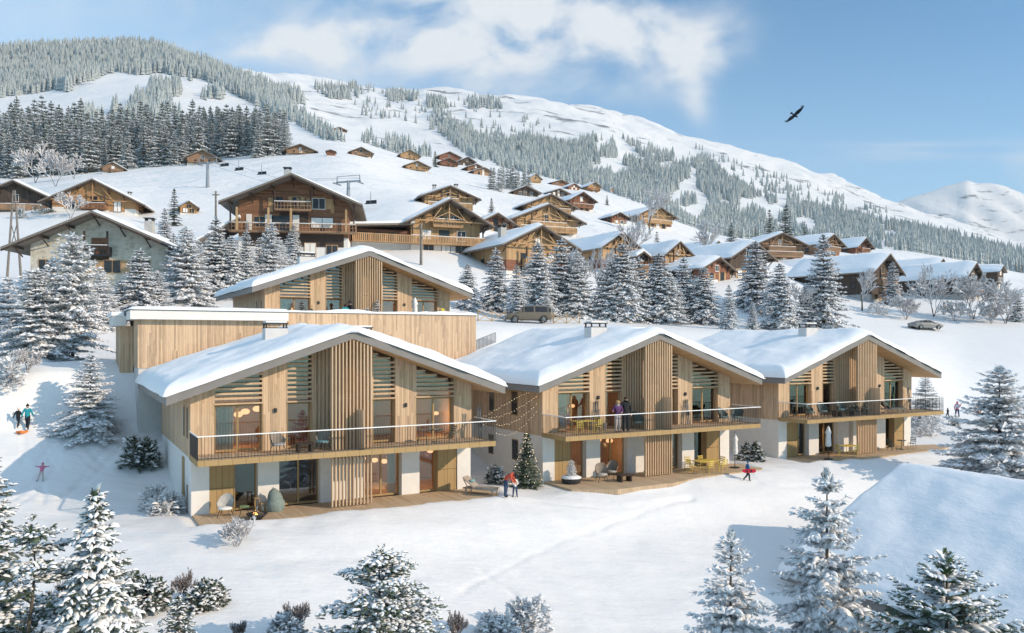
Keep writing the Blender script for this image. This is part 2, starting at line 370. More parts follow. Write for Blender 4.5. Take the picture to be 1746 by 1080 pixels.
# ---------------------------------------------------------------- the ground: one sheet from the garden to the mountain ridge
TH = R(29.12); UX = np.array([math.cos(TH), math.sin(TH)]); VX = np.array([-UX[1], UX[0]])
A0, B0, C0 = np.array([-15.22, 38.44]), np.array([1.81, 47.65]), np.array([18.86, 57.32])
D0 = np.array([-18.05, 59.3]); E0 = np.array([19.98, 41.7])-UX*7.37-VX*13.6
def relA(X, Y): return (X-A0[0])*UX[0]+(Y-A0[1])*UX[1], (X-A0[0])*VX[0]+(Y-A0[1])*VX[1]
T_L = ([-70,-35,-18,-8,-3,2,7,9.5,12,15,19,24,28,35,42,60,90], [-14,-6,-2.2,-.6,-.05,.1,.45,.9,1.7,2.7,4.1,5.9,6.8,7.5,9.2,14,20])
T_R = ([-70,-35,-18,-8,-5,-3,0,6,9,12,20,28,34,42,60,90], [-15,-7.5,-3.6,-1.8,-.5,-.12,0,.15,.8,2.3,6.8,10.1,10.5,11,13,15])
def near_z(X, Y):
    s, t = relA(X, Y)
    a = pchip(*T_L, t); b = pchip(*T_R, t)
    c_ = pchip([-70,-35,-18,-8,-3,2,7,9.5,12,14.5,17.5,20,24,28,35,42,60,90], [-14,-6,-2.2,-.6,-.05,.1,.45,.9,2.0,2.9,6.3,6.8,7.0,7.1,7.5,9.2,14,20], t); m_ = sstep(s, -15, -6.5); a = a*(1-m_)+c_*m_
    k = sstep(s, -1.0, 16.0)
    return a*(1-k)+b*k
COLS = {
 -700: [(70,535),(90,470),(150,345),(280,285),(420,210),(600,188),(900,150),(1100,130),(1500,80)],
 -300: [(70,540),(90,480),(150,350),(280,292),(420,218),(600,195),(900,155),(1100,138),(1500,76)],
 0: [(70,555),(90,505),(120,430),(150,368),(200,335),(280,308),(420,228),(600,205),(900,165),(1100,150),(1500,78)],
 150: [(70,575),(90,502),(120,430),(150,360),(200,318),(300,292),(420,228),(700,190),(1000,135),(1150,125),(1500,76)],
 260: [(70,595),(90,503),(120,435),(150,374),(220,310),(300,283),(420,222),(600,190),(900,148),(1100,125),(1500,74)],
 340: [(70,600),(90,507),(118,430),(150,376),(220,304),(300,276),(420,228),(600,198),(850,165),(1050,138),(1450,102)],
 400: [(70,600),(90,510),(115,425),(150,375),(220,300),(300,270),(400,236),(600,205),(800,180),(1000,152),(1350,129),(2100,121)],
 480: [(70,595),(90,510),(115,420),(150,365),(220,295),(300,262),(420,240),(650,200),(1000,175),(1350,162),(2200,127)],
 560: [(70,590),(95,500),(115,425),(150,365),(220,290),(300,258),(450,240),(560,222),(1000,212),(1400,190),(2300,133)],
 700: [(70,585),(95,500),(115,432),(150,350),(220,318),(290,295),(380,280),(470,268),(600,256),(1000,245),(1500,205),(2400,151)],
 860: [(70,580),(95,530),(115,460),(150,405),(200,368),(260,335),(330,315),(450,298),(600,285),(1000,265),(1600,210),(2500,161)],
 1000: [(70,575),(95,543),(120,470),(150,420),(190,395),(230,370),(300,345),(380,330),(500,322),(900,290),(1500,235),(2600,179)],
 1100: [(70,575),(98,549),(125,475),(160,430),(200,402),(250,387),(320,368),(450,350),(750,328),(1500,270),(2600,206)],
 1250: [(70,580),(100,555),(130,470),(170,440),(220,425),(300,412),(450,398),(750,365),(1500,305),(2700,249)],
 1400: [(70,600),(105,557),(135,505),(180,455),(230,430),(320,420),(450,412),(800,388),(1600,345),(2800,296)],
 1530: [(70,650),(110,562),(140,512),(190,465),(250,445),(350,430),(500,418),(900,398),(1700,372),(2900,346)],
 1650: [(70,720),(112,567),(125,540),(145,508),(220,480),(350,450),(500,438),(900,422),(1800,405),(3000,386)],
 1746: [(70,740),(112,569),(125,545),(145,515),(220,495),(350,470),(500,456),(900,440),(1800,430),(3000,416)],
 2100: [(70,760),(112,580),(150,530),(220,515),(350,500),(500,490),(900,480),(1800,475),(3000,470)],
 2600: [(70,760),(112,590),(150,540),(220,525),(350,515),(500,505),(900,500),(1800,495),(3000,490)]}
PXS = np.unique(np.concatenate([np.arange(-700, -60, 22), np.arange(-60, 1811, 5), np.arange(1811, 2600, 24)])).astype(float)
YS = np.concatenate([np.arange(12, 20, .4), np.arange(20, 70, .17), 70*np.exp(np.arange(0, 4.02, .0125))])
lY = np.log(YS)
keys = sorted(COLS)
kp = []
for k in keys:
    pts = COLS[k]; ly = [math.log(a) for a, b in pts]; zz = [EYE-(b-HORIZON)/F_PX*a for a, b in pts]
    pyv = pchip(ly, [b for a, b in pts], lY)
    yr = pts[-1][0]; last = pts[-1][1]
    over = np.clip((YS-yr)/yr, 0, 9); pyv = np.where(YS > yr, last+over*380, pyv)
    kp.append(pyv)
kp = np.array(kp)
PYF = np.array([pchip(keys, kp[:, j], PXS) for j in range(len(YS))])       # rows Y, columns px
GX = np.outer(YS, (PXS-873)/F_PX); GY = np.repeat(YS[:, None], len(PXS), 1)
ZF = EYE-(PYF-HORIZON)/F_PX*GY
ZN = near_z(GX, GY)
k = sstep(GY, 68, 96)
GZ = ZN*(1-k)+ZF*k
# relief: drifts near, hollows and gullies far
GZ += fbm(GX/9, GY/7, 3)*.26*(1-sstep(GY, 60, 90))+fbm(GX/2.6, GY/1.6+GX*.2, 3)*.085*(1-sstep(GY, 50, 80))
GZ += fbm(GX/40, GY/40, 4)*.0018*GY*sstep(GY, 100, 200)*(1-sstep(GY, 500, 900))
GZ += (ridged(GX/34, GY/15+GX/60, 3)-.55)*.55*sstep(GY, 100, 150)*(1-sstep(GY, 450, 700))
mt = sstep(GY, 650, 1200)
GZ += ((ridged(GX/260+GY/900, GY/420, 5)-.6)*34+fbm(GX/70, GY/90, 4)*9)*mt*np.clip(GY/2000, .3, 1)
# flat beds under the terraces
S_, T_ = relA(GX, GY)
for O, tb, bulge in ((A0, -2.75, 0), (B0, -2.75, 1.25), (C0, -2.6, .25)):
    s, t = (GX-O[0])*UX[0]+(GY-O[1])*UX[1], (GX-O[0])*VX[0]+(GY-O[1])*VX[1]
    tt_ = t-tb+bulge*np.exp(-((s-4.5)/2.8)**2)+fbm(s*.55+O[0], t*.3, 3)*.55          # snow drifts unevenly over the deck edge
    ss_ = 15.3-s+fbm(t*.6, s*.3+O[0], 2)*.5
    inn = sstep(s, -.7, .1)*sstep(tt_, -.25, .25)*sstep(ss_, -.25, .35)*(1-sstep(t, .2, 3))
    near_ = np.exp(-(np.minimum(tt_, 0)/1.5)**2)*np.exp(-(np.minimum(ss_, 0)/1.5)**2)*sstep(s, -1.5, .5)*(1-sstep(t, -.8, 1))
    GZ = (GZ+near_*(.15+fbm(s*.8, t*.8+O[1], 2)*.07))*(1-inn)+(-.08)*inn
def cell(px, Y):
    i = np.clip(np.searchsorted(YS, Y)-1, 0, len(YS)-2); j = np.clip(np.searchsorted(PXS, px)-1, 0, len(PXS)-2)
    return i, j, (Y-YS[i])/(YS[i+1]-YS[i]), (px-PXS[j])/(PXS[j+1]-PXS[j])
def ground_z(X, Y):
    i, j, a, b = cell(873+F_PX*X/Y, Y)
    return float((GZ[i,j]*(1-b)+GZ[i,j+1]*b)*(1-a)+(GZ[i+1,j]*(1-b)+GZ[i+1,j+1]*b)*a)
def at_Y(px, Y):
    X = (px-873)/F_PX*Y; return Vector((X, Y, ground_z(X, Y)))
def place(px, py, ymin=18, ymax=3600):               # where the line of sight through (px, py) meets the ground
    j = int(np.clip(np.searchsorted(PXS, px)-1, 0, len(PXS)-2)); b = (px-PXS[j])/(PXS[j+1]-PXS[j])
    z = GZ[:, j]*(1-b)+GZ[:, j+1]*b
    pr = HORIZON+F_PX*(EYE-z)/YS
    ok = np.where((pr <= py) & (YS >= ymin) & (YS <= ymax))[0]
    i = ok[0] if len(ok) else len(YS)-2
    if i > 0 and pr[i-1] > py: q = (pr[i-1]-py)/(pr[i-1]-pr[i]); Y = YS[i-1]+(YS[i]-YS[i-1])*q
    else: Y = YS[i]
    return at_Y(px, Y)
def top_height(base, py): return EYE-(py-HORIZON)/F_PX*base.y-base.z    # height of something standing at base whose top shows at row py
# tracks pressed into the snow
def track(pts, width, depth, foot=False):
    P = [place(*p) for p in pts]; d = np.full(GZ.shape, 1e9)
    lo = min(p.y for p in P)-2; hi = max(p.y for p in P)+2; r = (YS > lo) & (YS < hi)
    gx, gy = GX[r], GY[r]; dd = np.full(gx.shape, 1e9)
    for a, b in zip(P[:-1], P[1:]):
        ex, ey = b.x-a.x, b.y-a.y; t = np.clip(((gx-a.x)*ex+(gy-a.y)*ey)/(ex*ex+ey*ey), 0, 1)
        dd = np.minimum(dd, np.hypot(gx-a.x-t*ex, gy-a.y-t*ey))
    dd += fbm(gx*1.3, gy*1.3, 2)*width*.5
    if foot: depth = depth*np.clip(.35+1.1*vnoise(gx*1.9+3, gy*1.5), .2, 1.4)
    q = dd/width
    GZ[r] += -depth*np.exp(-q*q*2)+depth*.06*np.exp(-(q-1.5)**2*4)
for pts, w_, d_, *ft in (([(232,742),(200,770),(170,800),(130,832),(100,850)], .24, .10), ([(190,752),(160,790),(120,835)], .16, .07),
                    ([(70,735),(78,770),(95,800)], .15, .05), ([(100,735),(92,775),(60,820),(20,852)], .16, .05), ([(112,736),(100,780),(72,830),(30,860)], .15, .05),
                    ([(85,733),(88,760),(64,790)], .18, .08), ([(40,745),(42,770),(38,790)], .12, .06), ([(68,822),(75,845),(72,860)], .2, .08),
                    ([(1006,906),(950,926),(905,946),(865,968),(828,985),(800,1000),(778,1020)], .20, .04, True), ([(820,975),(850,995),(880,1015)], .2, .07, True),
                    ([(420,965),(520,950),(600,955),(700,935)], .5, .03), ([(480,1000),(600,985),(720,980)], .6, .03), ([(245,700),(262,720),(250,745)], .2, .06), ([(120,760),(150,790),(185,805)], .14, .05), ([(150,765),(185,800)], .12, .05), ([(1180,850),(1100,870),(1006,906)], .2, .07, True), ([(1290,822),(1330,830),(1400,828)], .2, .07, True), ([(900,852),(980,862),(1060,868),(1180,850)], .18, .05, True)):
    track(pts, w_, d_, *ft)
nr, nc = GZ.shape
idx = np.arange(nr*nc).reshape(nr, nc)
quads = np.stack([idx[:-1,:-1], idx[:-1,1:], idx[1:,1:], idx[1:,:-1]], -1).reshape(-1, 4)
tag(link('ground', fast_mesh('ground', np.stack([GX, GY, GZ], -1).reshape(-1, 3), quads, None, ['ground_snow'])), kind='structure')

# the distant summit beyond the ridge
def far_mountain():
    px = np.arange(1250, 2400, 5.0); yy = np.linspace(4300, 7200, 70)
    sky_ = pchip([1250,1400,1480,1520,1560,1600,1630,1650,1668,1700,1722,1746,1800,1900,2100,2400], [470,420,372,345,331,319,312,307,312,314,319,327,345,365,400,430], px)
    X = np.outer(yy, (px-873)/F_PX); Y = np.repeat(yy[:, None], len(px), 1)
    t = (yy-4300)/(6000-4300); prof = np.where(t < 1, t**.85, 1-(t-1)*.9)
    top = EYE-(sky_-HORIZON)/F_PX*6000
    Z = -60+(top[None, :]+60)*prof[:, None]
    env = np.clip(1-np.abs(t-1)*1.0, 0, 1)[:, None]
    Z += (ridged(X/420+Y/1500, Y/1900, 5)-.6)*430*np.clip(t, 0, 1)[:, None]*(1-np.exp(-((t-1)/.16)**2)*.85)[:, None]
    n, m = Z.shape; ii = np.arange(n*m).reshape(n, m)
    q = np.stack([ii[:-1,:-1], ii[:-1,1:], ii[1:,1:], ii[1:,:-1]], -1).reshape(-1, 4)
    tag(link('mountain', fast_mesh('mountain', np.stack([X, Y, Z], -1).reshape(-1, 3), q, None, ['ground_snow'])), kind='structure')
far_mountain()
# ---------------------------------------------------------------- the new timber chalets
W, DEP, Z2, ZR, SL, EV, OV, BAL = 14.75, 12.5, 2.75, 8.42, .348, 1.28, 1.74, 2.55
MID = W/2
def roof_under(s): return ZR-SL*abs(s-MID)
def world(O, z0, s, t, z=0):
    p = O+UX*s+VX*t; return Vector((p[0], p[1], z0+z))
def to_local(O, p): d = np.array([p.x, p.y])-O; return float(d@UX), float(d@VX)

def roof_snow_mesh(seed, t0, t1, thick=.58, sharp=1.0, s0=-EV-.06, s1=W+EV+.06):
    ss = np.concatenate([np.linspace(s0, s0+.8, 9)[:-1], np.linspace(s0+.8, s1-.8, 56), np.linspace(s1-.8, s1, 9)[1:]])
    tt = np.concatenate([np.linspace(t0, t0+1.2, 13)[:-1], np.linspace(t0+1.2, t1-.8, 46), np.linspace(t1-.8, t1, 9)[1:]])
    Sg, Tg = np.meshgrid(ss, tt)
    top = ZR+.4-SL*np.sqrt((Sg-MID)**2+.10*sharp)
    def edge(d, r): q = np.clip(d/r, 0, 1); return np.sqrt(np.maximum(0, 1-(1-q)**2))
    wob = 1+fbm(Sg/1.6+seed*7.7, Tg/1.6, 3)*.26+fbm(Sg/5+seed*2.7, Tg/4, 2)*.25
    n1 = fbm(Tg/.9+seed*3, Sg*0+seed, 3)*.10
    e = np.minimum(np.minimum(edge(Sg-s0, .75*sharp), edge(s1-Sg, .75*sharp)), np.minimum(edge(Tg-t0, 1.15*sharp), edge(t1-Tg, .6*sharp)))
    Z = top+thick*wob*(.12+.88*e)+fbm(Sg/4+seed, Tg/4, 2)*.05
    sag = (1-e)                                              # lip bulging past the roof edge
    X = Sg+np.where(Sg < MID, -1, 1)*np.clip(1-np.minimum(Sg-s0, s1-Sg)/.8, 0, 1)*(.06+n1)
    Y = Tg+np.where(Tg < (t0+t1)/2, -1, 1)*np.clip(1-np.minimum(Tg-t0, t1-Tg)/.8, 0, 1)*(.05+fbm(Sg/1.1+seed*5, Tg*0, 3)*.12)
    n, m = Z.shape; V = np.stack([X, Y, Z], -1).reshape(-1, 3)
    ii = np.arange(n*m).reshape(n, m)
    q = np.stack([ii[:-1,:-1], ii[:-1,1:], ii[1:,1:], ii[1:,:-1]], -1).reshape(-1, 4)
    ring = np.concatenate([ii[0, :], ii[1:, -1], ii[-1, -2::-1], ii[-2:0:-1, 0]])
    low = V[ring].copy(); low[:, 2] = ZR+.405-SL*np.abs(np.clip(V[ring, 0], s0+.05, s1-.05)-MID)
    b = len(V); V = np.concatenate([V, low]); r = np.arange(len(ring)); rn = (r+1) % len(ring)
    q2 = np.stack([ring[r], b+r, b+rn, ring[rn]], -1)
    return fast_mesh('roof_snow', V, np.concatenate([q, q2]), None, ['roof_snow'])

def wall_piece(mb, s0, s1, t0, t1, z0, m=0, gap=0.0):       # upright panel cut to the roof slope on top
    p = [(s0, z0), (s1, z0), (s1, roof_under(s1)-gap)]
    if s0 < MID < s1: p.append((MID, ZR-gap))
    p.append((s0, roof_under(s0)-gap)); mb.prism(p, t0, t1, m)

def glazing(parent, s0, s1, z0, z1, t, mull, lining=.42, front=-.05, louvre=False, curtain=None, name='window'):
    fw = .075
    mb = MB()
    zt = z1
    for a, b in ((s0, s0+fw), (s1-fw, s1)): mb.box(a, b, t, t+.09, z0, zt)
    mb.box(s0+fw, s1-fw, t, t+.09, z0, z0+.10); mb.box(s0+fw, s1-fw, t, t+.09, zt-fw, zt)
    for x in mull: mb.box(x-.045, x+.045, t+.002, t+.088, z0+.10, zt-fw)
    # lining of the reveal
    mb.box(s0-.035, s0-.002, front, t+.10, z0, zt+.03, 1); mb.box(s1+.002, s1+.035, front, t+.10, z0, zt+.03, 1)
    w_ = mb.build(name, ['oak_panel', 'oak_lining'], parent)
    MB().box(s0+fw*.5, s1-fw*.5, t+.035, t+.05, z0+.05, zt-.03).build('pane', 'glass', w_)
    if curtain:
        P = []
        c0, c1 = curtain; n = 28
        for zz in (z0+.06, zt-.1): P.append([(c0+(c1-c0)*i/n, t+.24+.05*math.sin(i*1.35), zz) for i in range(n+1)])
        MB().grid(P).build('curtain', 'curtain', w_, smooth=True)
    if louvre:
        lm = MB(); z = z1+.10
        lm.box(s0-.035, s1+.035, front-.02, t+.06, z1+.031, z1+.11, 0)
        z += .17
        while z < roof_under((s0 if s0 > MID else s1))-.12:
            # span where the roof is above the slat
            lim = (ZR-.1-z-.07)/SL
            a, b = max(s0, MID-lim), min(s1, MID+lim)
            if b-a > .12: lm.box(a, b, front+.02, front+.13, z, z+.105, 0)
            z += .235
        lm.build('louvre', 'larch_slat', w_)
        g = MB(); wall_piece(g, s0, s1, t+.03, t+.05, z1+.11, 0, .06); g.build('transom_pane', 'glass', w_)
    return w_

def chalet(label, O, z0, seed, terrace=None, chim=(), side_windows=(), lower=True, balcony=True, front=True, base=-5, curtains=True):
    root = thing('timber_chalet', label, 'chalet', world(O, z0, 0, 0), TH, 'new timber chalets')
    mir = lambda a, b: (W-b, W-a)
    if lower:
        mb = MB()
        if front:
            segs = [(0, .82), (3.09, 4.12), (6.2, 6.85)]
            for a, b in segs:
                for x0, x1 in ((a, b), mir(a, b)): mb.box(x0, x1, 0, .5, -.3 if balcony else base, 2.5)
            mb.box(6.85, W-6.85, .25, .5, -.3, 2.5)
            mb.box(0, W, 0, .5, 2.5, Z2)
        else: mb.box(0, W, 0, .5, base, Z2)
        mb.box(0, .4, .5, DEP, base, Z2); mb.box(W-.4, W, .5, DEP, base, Z2); mb.box(.4, W-.4, DEP-.4, DEP, base, Z2)
        mb.build('lower_wall', 'render_white', root)
    mb = MB(); F0, F1 = -.04, .36
    if front:
        for a, b in ((-.04, 1.06), (3.29, 4.52)):
            for x0, x1 in ((a, b), mir(a, b)): wall_piece(mb, x0, x1, F0, F1, Z2)
        wall_piece(mb, 5.74, W-5.74, F0, F1, Z2)
    else: wall_piece(mb, -.04, W+.04, F0, F1, Z2)
    mb.box(-.04, .34, F1, DEP+.04, Z2-.03, roof_under(0)); mb.box(W-.34, W+.04, F1, DEP+.04, Z2-.03, roof_under(0))
    wall_piece(mb, .34, W-.34, DEP-.36, DEP+.04, Z2)
    mb.build('upper_wall', 'larch', root)
    # roof
    rf = MB(); prof = [(-EV, roof_under(-EV)), (MID, ZR), (W+EV, roof_under(-EV)), (W+EV, roof_under(-EV)+.4), (MID, ZR+.4), (-EV, roof_under(-EV)+.4)]
    n0 = len(rf.f); t0, t1 = -OV, DEP+1.1
    rf.prism(prof, t0, t1, 0)
    rf.mi[n0+2] = rf.mi[n0+3] = 1                            # underside boards
    roof = rf.build('roof', ['fascia_grey', 'soffit'], root)
    link('snow_cover', roof_snow_mesh(seed, t0-.05, t1+.05, *(() if front else (.45, .45))), roof)
    if not front: return root
    rm = MB()                                                # rooms behind the glass
    for z0_, z1_ in (((.02, 2.5),) if lower else ())+((Z2+.12, 5.6),):
        rm.box(.45, W-.45, .55, 4.6, z0_-.04, z0_, 1)
        rm.box(.45, W-.45, 4.6, 4.7, z0_, z1_); rm.box(.41, .45, .55, 4.6, z0_, z1_); rm.box(W-.45, W-.41, .55, 4.6, z0_, z1_)
        rm.box(MID-.1, MID+.1, .55, 4.6, z0_, z1_); rm.box(.45, W-.45, .55, 4.7, z1_, z1_+.08)
    rm.build('interior', ['interior_wall', 'interior_floor'], root)
    # windows
    for k, (a, b, m) in enumerate(((1.06, 3.29, (2.16,)), (4.52, 5.74, ()))):
        for q, (x0, x1) in enumerate(((a, b), mir(a, b))):
            glazing(root, x0, x1, Z2+.18, 5.2, .26, [W-x for x in m] if q and m else m, louvre=True, curtain=((x0+.1, x0+.95) if k == 0 and curtains and q == 0 else None))
    if lower:
        for q in (0, 1):
            M = (lambda a, b: (a, b)) if q == 0 else mir
            x0, x1 = M(2.0, 3.09); glazing(root, x0, x1, .02, 2.46, .40, (), front=.02)
            x0, x1 = M(4.12, 6.2); glazing(root, x0, x1, .02, 2.46, .40, ((x0+x1)/2,), front=.02, curtain=((x1-.6, x1-.1) if q else None))
            x0, x1 = M(.82, 2.0); sm = MB(); h = (x0+x1)/2
            for a, b in ((x0+.02, h-.008), (h+.008, x1-.02)):
                for za, zb in ((.04, 1.2), (1.22, 2.46)): sm.box(a, b, .06, .12, za, zb)
            sm.box(x0+.01, x1-.01, .12, .16, .02, 2.47)
            sm.build('shutter_panel', 'oak_panel', root)
    # lamps on the facade
    for x in (3.92, W-3.92):
        lm = MB(); lm.box(x-.06, x+.06, -.16, -.041, 4.78, 4.98).box(x-.03, x+.03, -.12, -.06, 4.76, 4.78)
        lm.build('wall_lamp', 'metal_dark', root)
    # upright slats: on the wall, and the tall screen in front
    sm = MB(); x = 5.85
    while x < W-5.83:
        sm.box(x, x+.075, -.17, -.045, (Z2 if lower else Z2), roof_under(x+.04)-.06); x += .2
    sm.build('slat_cladding', 'larch_slat', root)
    sm = MB(); x = 6.3
    while x < 8.48:
        sm.box(x, x+.066, -OV+.06, -OV+.22, .1 if lower else Z2, roof_under(x+.033)-.01); x += .182
    for z in (.3, 2.45, 5.4): sm.box(6.3, 8.46, -OV+.241, -OV+.29, z if lower else max(z, Z2+.2), (z if lower else max(z, Z2+.2))+.08)
    sm.build('slat_screen', 'larch_slat', root)
    if balcony:
        b = MB(); b.box(-.05, W+.2, -BAL, -.045, Z2-.02, Z2+.16).box(-.08, W+.23, -BAL-.05, -BAL, Z2-.06, Z2+.2, 1).box(-.1, -.05, -BAL, -.05, Z2-.06, Z2+.2, 1).box(W+.2, W+.25, -BAL, -.05, Z2-.06, Z2+.2, 1)
        bal = b.build('balcony', ['deck', 'oak_panel'], root)
        r = MB(); zt = Z2+1.26; yb = -BAL-.02
        x = -.06
        while x < W+.23: r.box(x-.009, x+.009, yb-.009, yb+.009, Z2+.2, zt); x += .145
        for xs in (-.07, W+.22):
            y = yb
            while y < -.1: r.box(xs-.009, xs+.009, y-.009, y+.009, Z2+.2, zt); y += .145
        r.box(-.08, W+.24, yb-.02, yb+.02, Z2+.26, Z2+.29)
        r.build('railing', 'metal_dark', bal)
        hm = MB(); hm.box(-.1, W+.26, yb-.035, yb+.035, zt, zt+.045).box(-.105, -.035, yb+.036, -.06, zt, zt+.045).box(W+.185, W+.255, yb+.036, -.06, zt, zt+.045)
        hm.build('handrail', 'rail_white', bal)
        MB().box(MID+.28, MID+.36, -BAL+.1, -.18, Z2+.17, Z2+2.15).build('divider_panel', 'larch', bal)
    if terrace:
        MB().slab(terrace, -.25, .04).build('terrace', 'deck', root)
    for (cs, ct, big) in chim:
        c = MB(); zb = roof_under(cs)-.2; zt = roof_under(cs)+.4+1.0
        if big: c.box(cs-.62, cs+.62, ct-.4, ct+.4, zb, zt)
        else: c.box(cs-.3, cs+.3, ct-.3, ct+.3, zb, zt-.35); zt -= .35
        ch = c.build('chimney', 'render_grey', root); wx = .62 if big else .3; wy = .4 if big else .3
        k = MB()
        for i in (-1, 1):
            for j in (-1, 1): k.box(cs+i*(wx-.07)-.04, cs+i*(wx-.07)+.04, ct+j*(wy-.07)-.04, ct+j*(wy-.07)+.04, zt, zt+.24)
        k.box(cs-wx-.03, cs+wx+.03, ct-wy-.03, ct+wy+.03, zt+.24, zt+.31); k.box(cs-wx, cs+wx, ct-wy, ct+wy, zt, zt+.05)
        k.build('cowl', 'metal_dark', ch)
        if big: MB().box(cs-wx+.05, cs+wx-.05, ct-wy+.05, ct+wy-.05, zt+.31, zt+.40).build('snow_cap', 'tree_snow', ch)
    for (y0, y1, za, zb, kind) in side_windows:
        f = MB(); xo = -.07 if za > Z2 else -.025
        f.box(xo, xo+.06, y0, y1, za, zb); f.box(xo-.012, xo, y0+.06, y1-.06, za+.06, zb-.06, 1)
        f.build('side_door' if kind == 'd' else 'side_window', ['oak_lining', 'oak_panel' if kind == 'd' else 'window_dark'], root)
    return root

terrA = [(.05, -2.75), (14.9, -2.95), (15.9, -2.6), (16.4, -1.2), (15.6, 0), (.05, 0)]
chA = chalet('nearest timber chalet, left of the front row, bean bag on its terrace', A0, 0, 1, terrA, [(5.1, 5.2, True), (10.2, 5.6, True)],
    [(.75, 1.1, 3.6, 5.1, 'w'), (1.9, 2.3, 3.6, 5.1, 'w'), (2.3, 3.2, .55, 2.5, 'd'), (1.1, 1.5, .55, 1.3, 'w')])
terrB = [(.1, -2.9), (2.4, -4.1), (6.5, -4.0), (9.5, -3.2), (14.9, -2.8), (16.0, -1.6), (14.75, 0), (.1, 0)]
chB = chalet('middle timber chalet of the front row, with two people on its balcony', B0, 0, 2, terrB, [(5.6, 2.6, True), (10.1, 4.2, True)],
    [(2.9, 3.7, 3.7, 5.2, 'w'), (6.0, 6.7, 3.7, 5.2, 'w'), (2.9, 3.7, .9, 2.2, 'w'), (6.2, 6.9, .9, 2.2, 'w')])
terrC = [(.8, -2.4), (3, -3.0), (9, -2.9), (14.9, -2.6), (16.6, -2.0), (16.8, -.6), (14.75, 0), (.8, 0)]
chC = chalet('farthest timber chalet of the front row, right, with dark planters on its balcony', C0, 0, 3, terrC, [(6.0, 2.6, True), (10.3, 4.6, False)], [])
chD = chalet('timber chalet up behind the wooden terrace wall, with a couple in front of its slats', D0, 6.35, 4, None, [(3.9, 3.4, True)],
    [(1.0, 1.4, 3.6, 5.0, 'w'), (2.6, 3.0, 3.6, 5.0, 'w')], balcony=False, base=-3)
SL = .476
chE = chalet('snowed-over chalet roof in the right foreground, lower down the slope', E0, -7.0, 5, None, [], [], front=False, base=-2, balcony=False)
SL = .348

# the terrace block and the flat-roofed garage between the near chalet and the one behind
T0 = 13.9
blk = thing('terrace_block', 'timber-clad terrace wall with snow along its top, below the upper chalet', 'wall', world(A0, 0, 7.75, T0), TH)
wd = 14.25
MB().box(0, wd, 0, 5.35, 1.5, 6.3).build('base_wall', 'render_white', blk)
m_ = MB(); m_.box(-.03, wd+.03, -.04, .2, 6.1, 10.22).box(wd-.2, wd+.03, .2, 5.3, 6.1, 10.22).box(0, wd-.2, .2, 5.3, 9.0, 9.24)
m_.build('timber_wall', 'larch', blk)
MB().box(-.08, wd+.08, -.09, .26, 10.22, 10.27).box(wd-.26, wd+.08, .26, 5.3, 10.22, 10.27).build('coping', 'fascia_grey', blk)
def snow_ridge(x0, x1, y0, y1, z, th, seed, step=.3):
    n = max(4, int((x1-x0)/step)); rows = []
    prof = [(-1, 0), (-1.04, .35), (-.8, .8), (-.3, 1), (.3, 1), (.8, .8), (1.04, .35), (1, 0)]
    for i in range(n+1):
        x = x0+(x1-x0)*i/n; e = min(1, (min(i, n-i)+.15)/2.0); hh = th*(1+float(fbm(x/1.3+seed, seed*3.3, 3))*.55)*e**.5
        rows.append([(x, (y0+y1)/2+(y1-y0)/2*a, z+hh*b) for a, b in prof])
    return MB().grid(rows)
sm = snow_ridge(-.1, wd+.1, -.14, .32, 10.27, .2, 3); sm.build('snow_cover', 'roof_snow', blk, smooth=True)
gar = thing('garage', 'flat-roofed timber garage block with pale fascia and snow on top, left of the terrace wall', 'garage', world(A0, 0, -1.22, T0), TH)
gw = 8.94
MB().box(0, gw, 0, 6, -1, 6.7).build('base_wall', 'render_grey', gar)
MB().box(-.04, gw, -.05, 6.02, 6.65, 9.66).box(-.85, -.05, 3.4, 7.5, 4.0, 9.3).build('timber_wall', 'larch', gar)
gr = MB().box(-.5, gw+.1, -.62, 6.3, 9.66, 10.2).box(-1.25, -.5, 2.9, 7.8, 9.3, 9.95).build('flat_roof', 'render_white', gar)
MB().box(-.53, gw+.13, -.65, 6.33, 10.2, 10.25).build('roof_edge', 'fascia_grey', gr)
rows = []
for i in range(41):
    x = -.62+(gw+.84)*i/40; row = []
    for j in range(25):
        y = -.74+(7.2)*j/24; e = min(1, min(i, 40-i, j, 24-j)/2.2); row.append((x, y, 10.25+.24*math.sqrt(max(0, 1-(1-e)**2))+float(fbm(x/2, y/2, 2))*.04*e))
    rows.append(row)
MB().grid(rows[::-1]).build('snow_cover', 'roof_snow', gr, smooth=True)
MB().box(-1.35, -.63, 2.8, 7.85, 9.95, 10.2).build('snow_cover', 'roof_snow', gr)
# ---------------------------------------------------------------- trees and shrubs
def blade(x0, y0, x1, y1, w, z0=0, z1=0):              # thin triangle from base to tip
    dx, dy = x1-x0, y1-y0; l = math.hypot(dx, dy); nx, ny = -dy/l*w/2, dx/l*w/2
    return [(x0+nx, y0+ny, z0), (x0-nx, y0-ny, z0), (x1, y1, z1)]
def template(tris, mi): return np.array(tris, float).reshape(-1, 3, 3), np.array(mi)
def spray_near():
    t = blade(0, 0, 1, 0, .22)+blade(0, .0, .95, .02, .16, -.05, -.14)
    for i in range(6):
        x = .08+.14*i; l = .44*(1-.09*i)
        for s in (-1, 1): t += blade(x, 0, x+l*.62, s*l*.8, .19, 0, -.05-.04*(i % 3))
    return template(t, [0]*(len(t)//3))
def spray_mid():
    t = blade(0, 0, 1, 0, .30)+blade(.1, 0, .75, .42, .26, 0, -.08)+blade(.1, 0, .75, -.42, .26, 0, -.08)+blade(.4, 0, .95, .2, .2, .02, -.15)+blade(.0, 0, .9, -.1, .25, -.05, -.28)
    return template(t, [0]*5)
